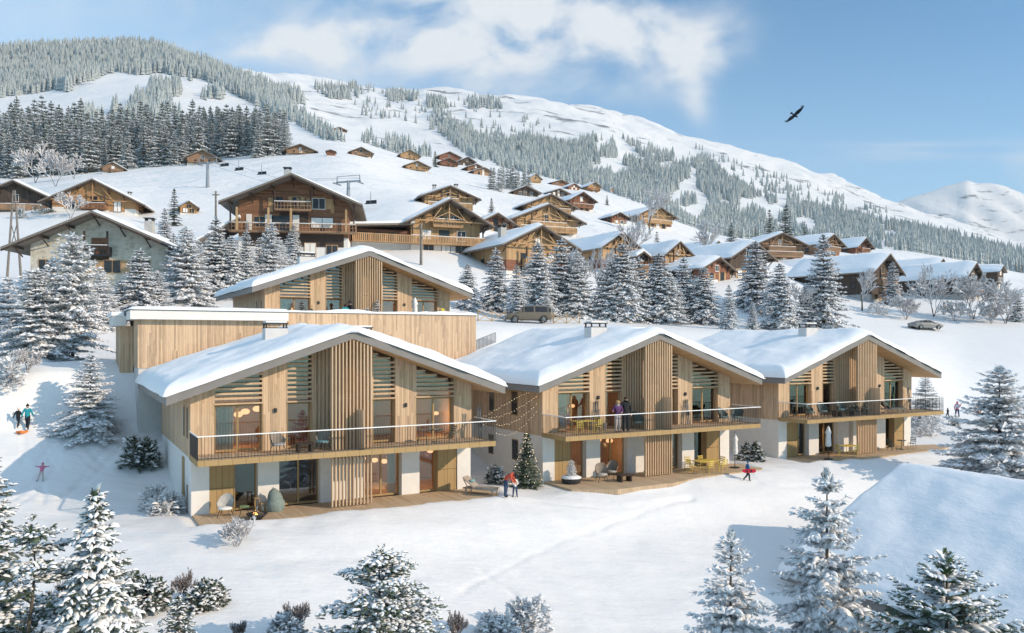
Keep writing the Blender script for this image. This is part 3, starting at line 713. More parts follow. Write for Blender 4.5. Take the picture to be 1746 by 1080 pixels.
def pillow(n=7, h=.22, w=.25, l=.56, cx=.46):                # snow lying along a twig, drooping at its tip
    ring, mid = [], []
    for i in range(n):
        c, s_ = math.cos(2*math.pi*i/n), math.sin(2*math.pi*i/n); dr = -.16*max(0, c)**2
        ring.append((cx+l*c, w*s_*(1-.3*c), dr-.03)); mid.append((cx+.62*l*c, .66*w*s_*(1-.2*c), h*.8+dr*.5))
    t = []
    for i in range(n):
        j = (i+1) % n
        t += [ring[i], ring[j], mid[j], ring[i], mid[j], mid[i], mid[i], mid[j], (cx-.05, 0, h)]
    return template(t, [1]*(len(t)//3))
def pillow_low(h=.26, w=.36, l=.52, cx=.5):
    r = [(cx+l, 0, -.04), (cx, w, 0), (cx-l, 0, 0), (cx, -w, 0)]; a = (cx, 0, h); t = []
    for i in range(4): t += [r[i], r[(i+1) % 4], a]
    return template(t, [1]*4)
def scatter(tp, o, x, z, sx, sy, sz, rng, jit=.0):
    """copies of a template at origins o, long axis x, up hint z"""
    V, mi = tp; n = len(o)
    x = x/np.linalg.norm(x, axis=1, keepdims=True)
    y = np.cross(z, x); y /= np.maximum(np.linalg.norm(y, axis=1, keepdims=True), 1e-6); zz = np.cross(x, y)
    B = np.stack([x*sx[:, None], y*sy[:, None], zz*sz[:, None]], 2)          # n,3,3
    P = np.einsum('nij,tkj->ntki', B, V)+o[:, None, None, :]
    if jit: P += rng.normal(0, jit, P.shape)*sx[:, None, None, None]
    return P.reshape(-1, 3, 3), np.tile(mi, n)
def tri_mesh(name, P, mi, mats, smooth=False):
    n = len(P); V = P.reshape(-1, 3)
    if smooth:                                               # weld so that snow shades softly
        q = np.round(V*500).astype(np.int64); _, first, inv = np.unique(q, axis=0, return_index=True, return_inverse=True)
        V = V[first]; F = inv.reshape(-1, 3); ok = (F[:, 0] != F[:, 1]) & (F[:, 1] != F[:, 2]) & (F[:, 0] != F[:, 2]); F = F[ok]; mi = mi[ok]
    else: F = np.arange(n*3).reshape(-1, 3)
    return fast_mesh(name, V, F, mi, mats, smooth)
def trunk_mesh(H, r, mat='bark', bend=.0, n=7, stubs=None):
    mb = MB(); mb.tube([(math.sin(i*.9)*bend, math.cos(i*1.3)*bend, H*i/6-.3*(i == 0)) for i in range(7)], [r*(1-i/6.3)+.01 for i in range(7)], n)
    for a, b, rr in stubs or (): mb.tube([a, b], [rr, rr*.4], 4)
    return mb.mesh('trunk', mat, True)

def conifer(seed, H, Rad, whorls, nb, lod, droop=.35, lift=.25, snow=.6, snow_size=1.0, zstart=.05, shape=.85, needles='needles', twig=1.0, ragged=.2, snow_h=1.0, gap=0.0):
    """tapered spruce: whorls of drooping limbs, each limb a row of twigs with snow lying on them. Returns (trunk mesh, crown mesh)."""
    rng = np.random.RandomState(seed); O, X, Z, Sz, Bp = [], [], [], [], []; stubs = []
    for i in range(whorls):
        f = (i+rng.uniform(-.3, .3))/whorls; f = min(max(f, 0), .985); f = f**.88; z0 = H*(zstart+(1-zstart)*f)
        rr = Rad*((1-f)**shape)+.025*H*(1-f*.8)
        if gap and rng.rand() < gap*(1-f): rr *= .55
        n_ = max(4, int(round(nb*(.72+.28*(1-f))))); a0 = rng.uniform(0, 6.28)
        for b in range(n_):
            az = a0+6.283*b/n_+rng.uniform(-.3, .3); r = rr*rng.uniform(1-ragged*1.3, 1+ragged*.8)
            el = lift*(-.35+1.6*f)+rng.uniform(-.12, .12); dr = droop*(1-f*.6)*rng.uniform(.7, 1.3)
            d = np.array([math.cos(az), math.sin(az), 0]); sd = np.array([-d[1], d[0], 0])
            P = lambda t: d*r*t+np.array([0, 0, z0+r*(el*t-dr*t*t+.10*t**4)])
            stubs.append((tuple(P(0.0)), tuple(P(.7)), .012*H*(1-f)*.35+.008))
            step = {'near': .115, 'mid': .225, 'far': .6}[lod]*twig
            k = max(3, int(r/step))
            for q in range(k):
                t = (q+.6+rng.uniform(-.25, .25))/k; t = min(t, 1); p = P(t); tg = P(min(t+.05, 1.05))-P(t-.05); tg /= np.linalg.norm(tg)
                l = (.26*r*(1-t)+{'near': .17, 'mid': .27, 'far': .6}[lod]*twig)*rng.uniform(.75, 1.2)
                dirs = [(tg, 1.0)] if q == k-1 else []
                for s in (-1, 1): dirs.append((tg*.62+sd*s*rng.uniform(.6, 1.0)+np.array([0, 0, -.12-.25*droop]), .95))
                if q % 2: dirs.append((tg+np.array([0, 0, .25]), .7))
                for dv, m in dirs:
                    O.append(p+rng.normal(0, .02, 3)); X.append(dv); Z.append(np.array([rng.normal(0, .25), rng.normal(0, .25), 1])); Sz.append(l*m)
    for q in range(5):                                      # leader
        O.append(np.array([0, 0, H*(.93+.012*q)])); a = q*2.4; X.append(np.array([math.cos(a)*.35, math.sin(a)*.35, 1])); Z.append(np.array([math.cos(a), math.sin(a), .3])); Sz.append(.075*H*(1-.1*q))
    O, X, Z, Sz = np.array(O), np.array(X), np.array(Z), np.array(Sz)
    tp = {'near': spray_near, 'mid': spray_mid, 'far': lambda: template(blade(0, 0, 1, .1, .5)+blade(0, 0, .9, -.3, .45, 0, -.2), [0, 0])}[lod]()
    P1, m1 = scatter(tp, O, X, Z, Sz, Sz*rng.uniform(.8, 1.15, len(Sz)), Sz, rng, .012)
    c = rng.rand(len(O)) < snow*(.75+.5*fbm(O[:, 0]*1.3+seed, O[:, 2]*1.3+O[:, 1], 2))
    So = Sz[c]*rng.uniform(.6, 1.1, c.sum())*snow_size
    sp = pillow(6) if lod == 'near' else pillow_low()
    off = O[c]+np.array([0, 0, .02*twig])
    P2, m2 = scatter(sp, off, X[c]*np.array([1, 1, .8]), np.tile([0, 0, 1.0], (c.sum(), 1))+Z[c]*.3, So*.9, So*rng.uniform(.5, .95, len(So)), So*rng.uniform(.5, .9, len(So))*snow_h, rng, 0 if lod == 'near' else .03)
    me = tri_mesh('crown', np.concatenate([P1, P2]), np.concatenate([m1, m2]), [needles, 'tree_snow'], lod == 'near')
    if lod != 'near': me.polygons.foreach_set('use_smooth', [False]*len(me.polygons))
    return trunk_mesh(H*.96, .012*H+.03, stubs=stubs if lod != 'far' else None), me

def loose_conifer(seed, H, Rad, lod='near', needles='needles_fresh', n=900, snow=.45, tiers=6, flat=.16):
    """garden pine with feathery flat pads of foliage, snow lying on each pad"""
    rng = np.random.RandomState(seed); O, X, Z, Sz, Tp = [], [], [], [], []; stubs = []
    nb = tiers*5
    for t in range(nb):
        f = (t+.5)/nb; z0 = H*(.12+.82*f); a = t*2.4+rng.uniform(-.5, .5); r = Rad*(1-f)**.62*rng.uniform(.62, 1.05)+.10
        base = np.array([0, 0, z0-.06*H*(1-f)]); tip = np.array([math.cos(a)*r, math.sin(a)*r, z0+r*rng.uniform(.02, .26)])
        stubs.append((tuple(base), tuple(base+(tip-base)*.9), .020))
        m = max(14, int(n/nb*(.4+1.2*(r/Rad))))
        for q in range(m):
            u_ = rng.uniform(.28, 1.0); c = base+(tip-base)*u_; sp = .30*Rad*(.35+.65*u_)*(1-.5*f)
            g = np.clip(rng.normal(0, .62, 3), -1.15, 1.15)
            o = c+np.array([g[0]*sp, g[1]*sp, g[2]*sp*flat*3*.5])
            out = np.array([o[0], o[1], 0])/(math.hypot(o[0], o[1])+.05)
            O.append(o); X.append(out*.9+np.clip(rng.normal(0, .5, 3), -1, 1)*np.array([1, 1, .45])+np.array([0, 0, .12])); Z.append(np.array([rng.normal(0, .25), rng.normal(0, .25), 1])); Sz.append(rng.uniform(.13, .25)); Tp.append(g[2])
    for q in range(40):
        z = H*rng.uniform(.86, 1.0); a = rng.uniform(0, 6.28); O.append(np.array([math.cos(a), math.sin(a), 0])*.05+np.array([0, 0, z])); X.append(np.array([math.cos(a), math.sin(a), 1.0])); Z.append(np.array([rng.normal(0, .25), rng.normal(0, .25), 1])); Sz.append(.2*(1.15-z/H)*3+.05); Tp.append(0)
    O, X, Z, Sz, Tp = map(np.array, (O, X, Z, Sz, Tp))
    P1, m1 = scatter(spray_near(), O, X, Z, Sz, Sz, Sz, rng, .012)
    c = rng.rand(len(O)) < snow*(.55+.75*(Tp > -.1)); So = Sz[c]*rng.uniform(.6, 1.1, c.sum())
    P2, m2 = scatter(pillow(5, .30, .36), O[c]+np.array([0, 0, .02]), X[c]*np.array([1, 1, .3]), np.tile([0, 0, 1.0], (c.sum(), 1)), So, So*.9, So*.65, rng, 0)
    return trunk_mesh(H*.95, .03+.008*H, bend=.03*Rad, stubs=stubs), tri_mesh('crown', np.concatenate([P1, P2]), np.concatenate([m1, m2]), [needles, 'tree_snow'], True)

def shrub_mesh(seed, Rad, H, n=500, needles='needles', snow=.5, size=.22, lod='mid', twigs=0, lumps=5):
    rng = np.random.RandomState(seed); O, X, Z, Sz = [], [], [], []
    cs = [(rng.uniform(-.5, .5)*Rad, rng.uniform(-.5, .5)*Rad, rng.uniform(.55, 1.0)) for _ in range(lumps)]
    for q in range(n):
        cx, cy, k = cs[rng.randint(lumps)]; d = rng.normal(0, 1, 3); d[2] = abs(d[2])*.9+.05; d /= np.linalg.norm(d); rr = rng.uniform(.72, 1.0)
        o = np.array([cx+d[0]*Rad*.58*k*rr, cy+d[1]*Rad*.58*k*rr, d[2]*H*k*rr])
        O.append(o); X.append(d+rng.normal(0, .45, 3)); Z.append(np.array([rng.normal(0, .3), rng.normal(0, .3), 1])); Sz.append(size*rng.uniform(.7, 1.4))
    O, X, Z, Sz = map(np.array, (O, X, Z, Sz))
    P1, m1 = scatter(spray_near() if lod == 'near' else spray_mid(), O, X, Z, Sz, Sz, Sz, rng, .02)
    top = np.clip((O[:, 2]/H-.1)*1.3, 0, 1); c = rng.rand(n) < snow*(.35+.9*top); So = Sz[c]*rng.uniform(.6, 1.15, c.sum())
    P2, m2 = scatter(pillow_low(.32) if lod != 'near' else pillow(5), O[c]+np.array([0, 0, .015]), X[c]*np.array([1, 1, .3]), np.tile([0, 0, 1.0], (c.sum(), 1)), So, So, So*.75, rng, 0 if lod == 'near' else .05)
    P, m = np.concatenate([P1, P2]), np.concatenate([m1, m2])
    return tri_mesh('foliage', P, m, [needles, 'tree_snow'], lod == 'near')
def stems_mesh(seed, Rad, H, n=9):
    rng = np.random.RandomState(seed); mb = MB()
    for i in range(n):
        a = rng.uniform(0, 6.28); r = rng.uniform(.3, .9)*Rad; mb.tube([(0, 0, -.1), (math.cos(a)*r*.4, math.sin(a)*r*.4, H*.45), (math.cos(a)*r, math.sin(a)*r, H*.85)], [.03, .02, .008], 4)
    return mb.mesh('stem', 'frosted_twig')
def bare_mesh(seed, H, spread=.5, depth=4, first=4, trunk=.03, mat='frosted_twig', multi=1, sides=3, thick=1.0):
    """leafless tree or bush: forking limbs down to frosted twigs (trunk mesh, crown mesh)"""
    rng = random.Random(seed); tr, cr = MB(), MB()
    def grow(p, d, l, r, k):
        q = p+d*l*.5+Vector((rng.uniform(-1, 1), rng.uniform(-1, 1), rng.uniform(-.3, .6)))*l*.09; e = q+(d+Vector((rng.uniform(-.25, .25), rng.uniform(-.25, .25), rng.uniform(-.1, .2)))).normalized()*l*.5
        (tr if k == depth else cr).tube([p, q, e], [r, r*.82, r*.6], 5 if k == depth else sides)
        if k == 0: return
        n = first if k == depth else rng.choice((3, 3, 4))
        for i in range(n):
            t = rng.uniform(.35, 1.0) if i else 1.0
            b = p.lerp(q, t*2) if t < .5 else q.lerp(e, t*2-1)
            a = rng.uniform(0, 6.28); s = spread*rng.uniform(.6, 1.3)
            o = d.orthogonal().normalized(); o.rotate(Matrix.Rotation(a, 3, d))
            nd_ = (d+o*s+Vector((0, 0, .12))).normalized()
            grow(b, nd_, l*rng.uniform(.58, .8), max(r*.58, .006*thick), k-1)
    for m in range(multi):
        a = m*6.28/multi+rng.uniform(-.3, .3); d = Vector((math.cos(a)*.45*(multi > 1), math.sin(a)*.45*(multi > 1), 1)).normalized()
        grow(Vector((0, 0, -.15)), d, H*(.36 if multi == 1 else .40), trunk*H, depth)
    return tr.mesh('trunk', 'bark', True), cr.mesh('crown', mat, False)

def plant(kind_name, meshes, label, cat, p, rz=0, s=(1,1,1), group=None):
    t = thing(kind_name, label, cat, (p.x, p.y, p.z-.05), rz, group)
    t.scale = s
    for me in meshes:
        link(me.name.split('.')[0], me, t)
    return t
rt = random.Random(11)
# ---- kinds of middle-distance spruce (unit height 10 m)
MIDK = []
for i, (rad, dr, sn, nm, zs, shp) in enumerate(((2.7, .30, .72, 'needles_frosted', .03, .85), (2.4, .42, .80, 'needles_blue', .02, .9), (3.0, .25, .62, 'needles_frosted', .05, .8),
        (2.2, .35, .68, 'needles_blue', .04, .95), (2.6, .5, .78, 'needles_blue', .03, .85), (2.9, .2, .45, 'needles_frosted', .17, .62))):
    MIDK.append(conifer(100+i, 10, rad*1.2, 22, 10, 'mid', dr, .3, sn+.20, 1.32, zs, shp*.86, nm, 1.1, .18, 1.1))
DARK = [conifer(130+i, 10, r_, 17, 7, 'mid', .3, .3, sn_, .9, .04, .85, 'needles', 1.35, .25) for i, (r_, sn_) in enumerate(((2.1, .22), (1.8, .3), (2.4, .18)))]
def spruce(px, base, top, k, label, group='snowy spruces round the new chalets', wf=1.0, name='spruce', src=None, p=None):
    p = p or place(px, base); H = max(1.0, top_height(p, top)); t = (src or MIDK)[k]
    return plant(name, t, label, 'tree', p, rt.uniform(0, 6.28), (H/10*wf*1.2, H/10*wf*1.2, H/10), group)
L_ = [ # px, base row, top row, kind, width, label
 (60,614,458,2,1.25,'broad snow-laden spruce at the left edge, left of the frosted trunk-bare spruce'),
 (124,612,398,5,.72,'tall frosted spruce with bare lower trunk, in front of the stone house'),
 (14,606,474,0,1.1,'snowy spruce cut by the left picture edge'),
 (205,548,478,0,1.2,'rounded frosted spruce just right of the tall frosted one'),
 (238,548,425,1,1.1,'snow-striped spruce in front of the right half of the stone house'),
 (318,520,388,2,.95,'frosted spruce at the right end of the stone house roof'),
 (368,505,372,1,1.0,'blue-shaded spruce left of the big brown chalet balcony, tallest of its clump'),
 (296,505,398,3,.8,'slim dark-blue spruce behind the frosted one beside the stone house'),
 (395,505,402,4,.9,'snowy spruce second in the clump under the brown chalet'),
 (420,500,392,3,.8,'slim spruce in the middle of the clump under the brown chalet'),
 (441,492,408,1,.8,'lower spruce at the right of the clump under the brown chalet'),
 (462,488,380,0,.9,'rimed spruce below the middle of the brown chalet balcony'),
 (340,508,412,0,.9,'rimed spruce filling the gap left of the blue-shaded tallest one'),
 (478,470,410,2,.9,'small rimed spruce left of the banded one under the brown chalet'),
 (985,540,430,0,1.0,'rimed spruce half hidden by the purple-frosted bare tree'),
 (1040,545,440,2,.9,'rimed spruce squeezed between the purple-frosted tree and the broad blue spruce'),
 (1145,552,470,0,1.0,'low rimed spruce between two taller ones above the middle chalet'),
 (1372,556,488,2,1.0,'low rimed spruce left of the tall green-tinged one'),
 (170,560,455,0,1.0,'rimed spruce between the two frosted trees before the stone house'),
 (90,590,440,1,1.0,'dark-hearted spruce between the broad one and the tall frosted one'),
 (268,540,462,2,1.0,'low rimed spruce above the flat garage roof'),
 (500,450,383,4,.9,'banded snowy spruce under the right half of the brown chalet balcony'),
 (281,430,355,3,.8,'small blue spruce behind the chimney of the stone house'),
 (797,527,450,4,1.1,'dark snowy spruce touching the right eave of the upper chalet'),
 (846,530,425,1,1.0,'snowy spruce right of the upper chalet, second in the row'),
 (881,545,452,3,.9,'slim spruce directly behind the roof of the parked off-roader'),
 (917,538,415,4,1.05,'banded spruce behind the right end of the parked off-roader'),
 (957,536,408,1,1.05,'tallest spruce left of the purple-frosted bare tree'),
 (931,548,490,3,.9,'short young spruce in front of the pair behind the off-roader'),
 (1062,547,416,4,1.1,'broad blue spruce right of the purple-frosted bare tree'),
 (1088,546,440,1,1.0,'snowy spruce second right of the purple-frosted tree'),
 (1124,550,432,4,1.15,'wide snow-banded spruce above the ridge of the middle chalet'),
 (1166,548,440,1,1.0,'spruce between the two wide ones above the middle chalet'),
 (1200,552,456,4,1.2,'wide spruce at the right end of the long row'),
 (1243,562,486,3,.85,'slim dark spruce alone on the snow, taller of the small pair'),
 (1283,562,513,3,.85,'slim dark spruce alone on the snow, shorter of the small pair'),
 (1287,528,413,1,1.15,'dense blue spruce in front of the dark village barn'),
 (1329,562,450,4,1.1,'big snowy spruce behind the ridge of the farthest new chalet'),
 (1404,558,400,3,.95,'tall green-tinged spruce towering over the village roofs'),
 (1522,520,446,3,.9,'open snowy spruce in front of the dark brown village chalet'),
 (1735,548,500,0,1.1,'low frosted spruce at the right picture edge')]
for px, b, t_, k, wf, lab in L_: spruce(px, b, t_, k, lab, wf=wf)
spruce(297, 385, 322, 0, 'dark green spruce behind the stone house, right of its chimney', wf=.95, src=DARK)
spruce(838, 372, 338, 0, 'small spruce alone on the open slope beside the red-brown barn', src=DARK)
spruce(742, 285, 258, 0, 'dark spruce beside the far red chalet', src=DARK)
for px, b, t_, lab in ((1312,415,358,'left one of the dark spruces rising behind the wide village chalet'), (1340,415,350,'tallest of the dark spruces behind the wide village chalet'), (1372,415,378,'small dark spruce right of the two behind the wide chalet'), (1288,415,385,'low broad spruce left of the two behind the wide chalet'),
        (1247,425,380,'thin spruce on the slope above the dark barn'), (1035,350,333,'dark spruce among the topmost village houses'), (1120,440,395,'thin spruce between two golden village gables')):
    spruce(px, b, t_, px % 3, lab, 'dark spruces among the village roofs', src=DARK)
# ---- fir near the garage and behind the right chalet
spruce(154, 743, 604, 0, 'solitary frosted fir on the open slope left of the near chalet', wf=1.15, p=place(154, 743))
spruce(1700, 800, 626, 2, 'large spreading snowy spruce at the right edge behind the foreground roof', wf=1.15, p=at_Y(1704, 53))
spruce(1578, 735, 640, 0, 'frosted spruce against the right end of the farthest new chalet', wf=1.0, p=at_Y(1578, 74))
# ---- the wood on the left hillside: single trees one can tell apart in outline
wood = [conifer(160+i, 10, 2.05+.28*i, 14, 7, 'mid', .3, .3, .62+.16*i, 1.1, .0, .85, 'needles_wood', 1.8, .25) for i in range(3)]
cnt = 0
band_top = pchip([0, 60, 120, 200, 300, 350, 420, 490], [196, 205, 215, 218, 200, 190, 195, 192], np.arange(0, 500.))
for Yv in (292, 305, 320, 338, 358, 380):
    px = -8+rt.uniform(0, 8)
    while px < 492:
        lim = 318 if px < 130 else (298 if px < 220 else (283 if px < 340 else 268))
        Yk = Yv*(1+rt.uniform(-.02, .02)); p = at_Y(px, Yk); row = HORIZON+F_PX*(EYE-p.z)/Yk
        if row < lim+2:
            H = rt.uniform(11.5, 19.5)*(1.15 if px < 140 else 1); 
            if px > 470: H *= .85
            plant('spruce', wood[rt.randrange(3)], 'dark snow-dusted spruce in the dense wood on the hillside at the left', 'tree', p, rt.uniform(0, 6.28), (H/10*1.0, H/10*1.0, H/10), 'spruces of the dense hillside wood'); cnt += 1
        px += rt.uniform(9, 15)*300/Yv*1.15
for i in range(13):                                         # the small dark stand among the upper houses
    px = 838+i*5.3+rt.uniform(-2, 2); p = place(px, 326-rt.uniform(0, 6)+abs(px-870)*.06); H = max(8, top_height(p, 278+abs(px-868)*.55+rt.uniform(0, 10)))
    plant('spruce', wood[rt.randrange(3)], 'dark spruce in the small stand between the upper hillside houses', 'tree', p, rt.uniform(0, 6.28), (H/10, H/10, H/10), 'spruces of the small stand')
# ---- foreground
fg = (
 ('spruce', 163, 21.5, 833, lambda H: conifer(201, H, H*.28, 27, 12, 'near', .46, .26, .74, 1.5, .0, .88, 'needles', 1.0, .14, 1.05), 'foreground spruce at lower left, its boughs buried in thick white snow pads'),
 ('spruce', 1410, 24.5, 803, lambda H: conifer(202, H, H*.34, 25, 11, 'near', .42, .34, .50, 1.05, .02, .78, 'needles_frosted', 1.1, .28, 1.4, .22), 'big rime-frosted spruce in the right foreground, in front of the snowed-over roof'),
 ('spruce', 1246, 23.5, 905, lambda H: conifer(203, H, H*.33, 21, 11, 'near', .40, .40, .54, 1.1, .02, .8, 'needles_frosted', 1.05, .25, 1.4, .18), 'smaller rime-frosted spruce left of the big one in the right foreground'),
 ('pine', 650, 24, 930, lambda H: loose_conifer(204, H, H*.55, n=5200, snow=.62), 'feathery green pine with patchy snow at the bottom centre'),
 ('pine', 52, 21, 880, lambda H: loose_conifer(205, H, H*.46, n=4200, snow=.48, tiers=4, flat=.10), 'airy tiered pine with green pads in the lower left corner'),
 ('spruce', 1614, 21.5, 942, lambda H: conifer(206, H, H*.55, 21, 13, 'near', .22, .30, .78, 1.2, .03, .72, 'needles_fresh', 1.0, .2, .9), 'wide green-and-white spruce in the lower right corner'),
 ('spruce', 303, 22.5, 1016, lambda H: conifer(207, H, H*.36, 17, 10, 'near', .3, .35, .6, 1.0, .03, .85, 'needles', .8, .2), 'young snowy spruce right of the snow-padded one at the bottom'),
 ('spruce', -22, 24, 770, lambda H: conifer(208, H, H*.24, 20, 9, 'near', .35, .2, .5, 1.1, .06, .7, 'needles', 1.2, .25), 'spruce half outside the left picture edge above the airy pine'))
for nm, px, Y, top, mk, lab in fg:
    p = at_Y(px, Y); H = top_height(p, top); plant(nm, mk(H), lab, 'tree', p, rt.uniform(0, 6.28), group='foreground conifers')
SH = (  # px, base row or Y, half width px, top row, kind, label
 ('juniper', 239, 797, 37, 738, ('needles', .5), 'dark green snow-capped juniper shrub beside the rear corner of the near chalet'),
 ('juniper', 262, 868, 24, 818, ('needles_frosted', .55), 'frosted upright juniper at the side wall of the near chalet'),
 ('juniper', 279, 876, 38, 828, ('needles_frosted', .6), 'pale frosted round shrub at the front corner of the near chalet'),
 ('juniper', 248, 1036, 48, 970, ('needles', .62), 'round snow-topped green shrub at the bottom left, behind the snow-padded spruce'),
 ('juniper', 352, 1036, 42, 992, ('needles', .6), 'small green and white shrub right of the young twig bush at the bottom left'),
 ('juniper', 895, 1082, 42, 1012, ('needles_frosted', .5), 'frosted conifer bush at the bottom edge, centre right'),
 ('juniper', 840, 1090, 40, 1044, ('needles_frosted', .5), 'low rimed bush left of the conifer bush at the bottom edge'),
 ('juniper', 484, 1100, 42, 1044, ('needles_blue', .5), 'dark shrub with bluish snow lumps under the bare twig bush, bottom left of centre'),
 ('juniper', 1284, 786, 28, 746, ('needles', .5), 'green snow-topped shrub between the middle and far chalets'),
 ('juniper', 1580, 742, 36, 704, ('needles_frosted', .5), 'frosted round shrub right of the far chalet'),
 ('juniper', 1628, 726, 12, 705, ('needles', .45), 'tiny green shrub in front of the child in dark blue'),
 ('juniper', 848, 824, 24, 790, ('needles', .6), 'snowy shrub behind the stooping adult in red'),
 ('juniper', 15, 660, 34, 600, ('needles_frosted', .5), 'frosted low bush at the left edge below the broad spruce'),
 ('juniper', 985, 533, 16, 516, ('needles', .45), 'low green shrub right of the parked off-roader'),
 ('juniper', 832, 520, 18, 505, ('needles', .5), 'low shrub under the dark spruce beside the upper chalet'),
 ('juniper', 1112, 545, 18, 530, ('needles_frosted', .5), 'low frosted shrub at the foot of the long spruce row'),
 ('juniper', 1185, 545, 22, 530, ('needles_frosted', .5), 'second low frosted shrub at the foot of the spruce row'),
 ('juniper', 1500, 536, 26, 512, ('needles_frosted', .3), 'brown-tipped snowy hedge bush below the dark brown village chalet'),
 ('juniper', 40, 372, 14, 350, ('needles_far', .35), 'round brownish bush with a snow cap below the far left dark chalet'),
 ('juniper', 75, 365, 20, 352, ('needles', .4), 'dark bush between the two far left chalets'))
for i, (nm, px, base, hw, top, (nd_m, sn), lab) in enumerate(SH):
    p = place(px, base, 13)
    H = max(.3, top_height(p, top)); Rr = hw/F_PX*p.y; near = p.y < 40
    n = int(900 if near else (520 if p.y < 60 else 260)); sz = max(.13, min(.34, Rr*.26))
    plant(nm, [shrub_mesh(300+i, Rr, H, n, nd_m, sn+.15, sz, 'near' if near else 'mid'), stems_mesh(300+i, Rr, H)], lab, 'shrub', p, 0, group='snowy garden shrubs')
BT = (
 ('bare_tree', 1592, 540, 462, .62, 5, 'frosted leafless tree with spreading crown in front of the dark village chalets', 3),
 ('bare_tree', 1001, 536, 428, .5, 5, 'purple-frosted leafless tree in the middle of the spruce row', 2),
 ('bare_tree', 1352, 556, 478, .5, 5, 'pale rimed leafless tree between the two big spruces at right', 2),
 ('bare_tree', 1108, 400, 308, .55, 5, 'tall grey leafless tree rising among the golden village gables', 1),
 ('bare_tree', 1072, 470, 352, .5, 4, 'thin leafless tree left of the golden village gable', 1),
 ('bare_tree', 1205, 455, 372, .5, 4, 'thin leafless tree beside the dark barn', 1),
 ('bare_tree', 1470, 530, 445, .45, 4, 'slender leafless tree at the left corner of the dark village chalet', 1),
 ('bare_tree', 1660, 545, 470, .6, 5, 'bushy leafless tree in front of the rightmost chalets', 3),
 ('bare_tree', 1715, 552, 480, .6, 5, 'rimed leafless tree at the far right of the field edge', 3),
 ('bare_tree', 1545, 545, 505, .7, 4, 'low frosted thicket left of the spreading leafless tree', 4),
 ('bare_tree', 1628, 548, 510, .7, 4, 'low frosted thicket below the rightmost chalets', 4),
 ('bare_tree', 1690, 552, 515, .7, 4, 'low frosted thicket at the edge of the field, far right', 4),
 ('bare_tree', 533, 432, 396, .6, 4, 'grey leafless bush at the right corner of the brown chalet', 3),
 ('bare_tree', 120, 372, 330, .6, 5, 'frosted leafless tree between the stone house and the orange chalet', 2),
 ('bare_tree', 60, 312, 250, .6, 5, 'pale rimed leafless tree before the dense wood', 2),
 ('bare_tree', 95, 318, 262, .6, 5, 'second pale rimed leafless tree before the dense wood', 2),
 ('bare_tree', 126, 305, 265, .6, 4, 'small pale leafless tree left of the far hut', 2),
 ('bare_tree', 12, 590, 520, .6, 4, 'frosted leafless bush behind the left edge spruce', 3),
 ('twig_bush', 404, 932, 880, .55, 4, 'pale bare twig bush in front of the fire pit terrace', 5),
 ('twig_bush', 315, 1026, 968, .6, 4, 'brownish frosted twig bush between two green shrubs at the bottom left', 5),
 ('twig_bush', 505, 1085, 1015, .6, 4, 'dark bare twig bush with rime at the bottom, left of the feathery pine', 5),
 ('twig_bush', 780, 1090, 1040, .6, 4, 'brown rimed twig bush right of the feathery pine', 5),
 ('twig_bush', 120, 1080, 985, .5, 4, 'bare twigs between the airy pine and the snow-padded spruce', 5),
 ('twig_bush', 410, 1090, 1052, .5, 4, 'small white twigs at the bottom edge', 5),
 ('twig_bush', 40, 640, 590, .6, 4, 'twiggy frosted bush at the left edge', 4))
for i, (nm, px, base, top, spd, dep, lab, multi) in enumerate(BT):
    p = place(px, base, 13)
    H = max(.5, top_height(p, top)); th_ = max(.45, p.y*.0011/.006*.42)
    k_ = .6 if base > 1000 else 1
    plant(nm, bare_mesh(400+i, H, spd, 5, 4 if multi == 1 else 3, (.018 if multi == 1 else .010), multi=multi, thick=th_, mat='brown_twig' if base > 1000 else 'frosted_twig'), lab, 'tree' if nm == 'bare_tree' else 'bush', p, 0, (k_, k_, 1), group='leafless frosted trees and bushes')
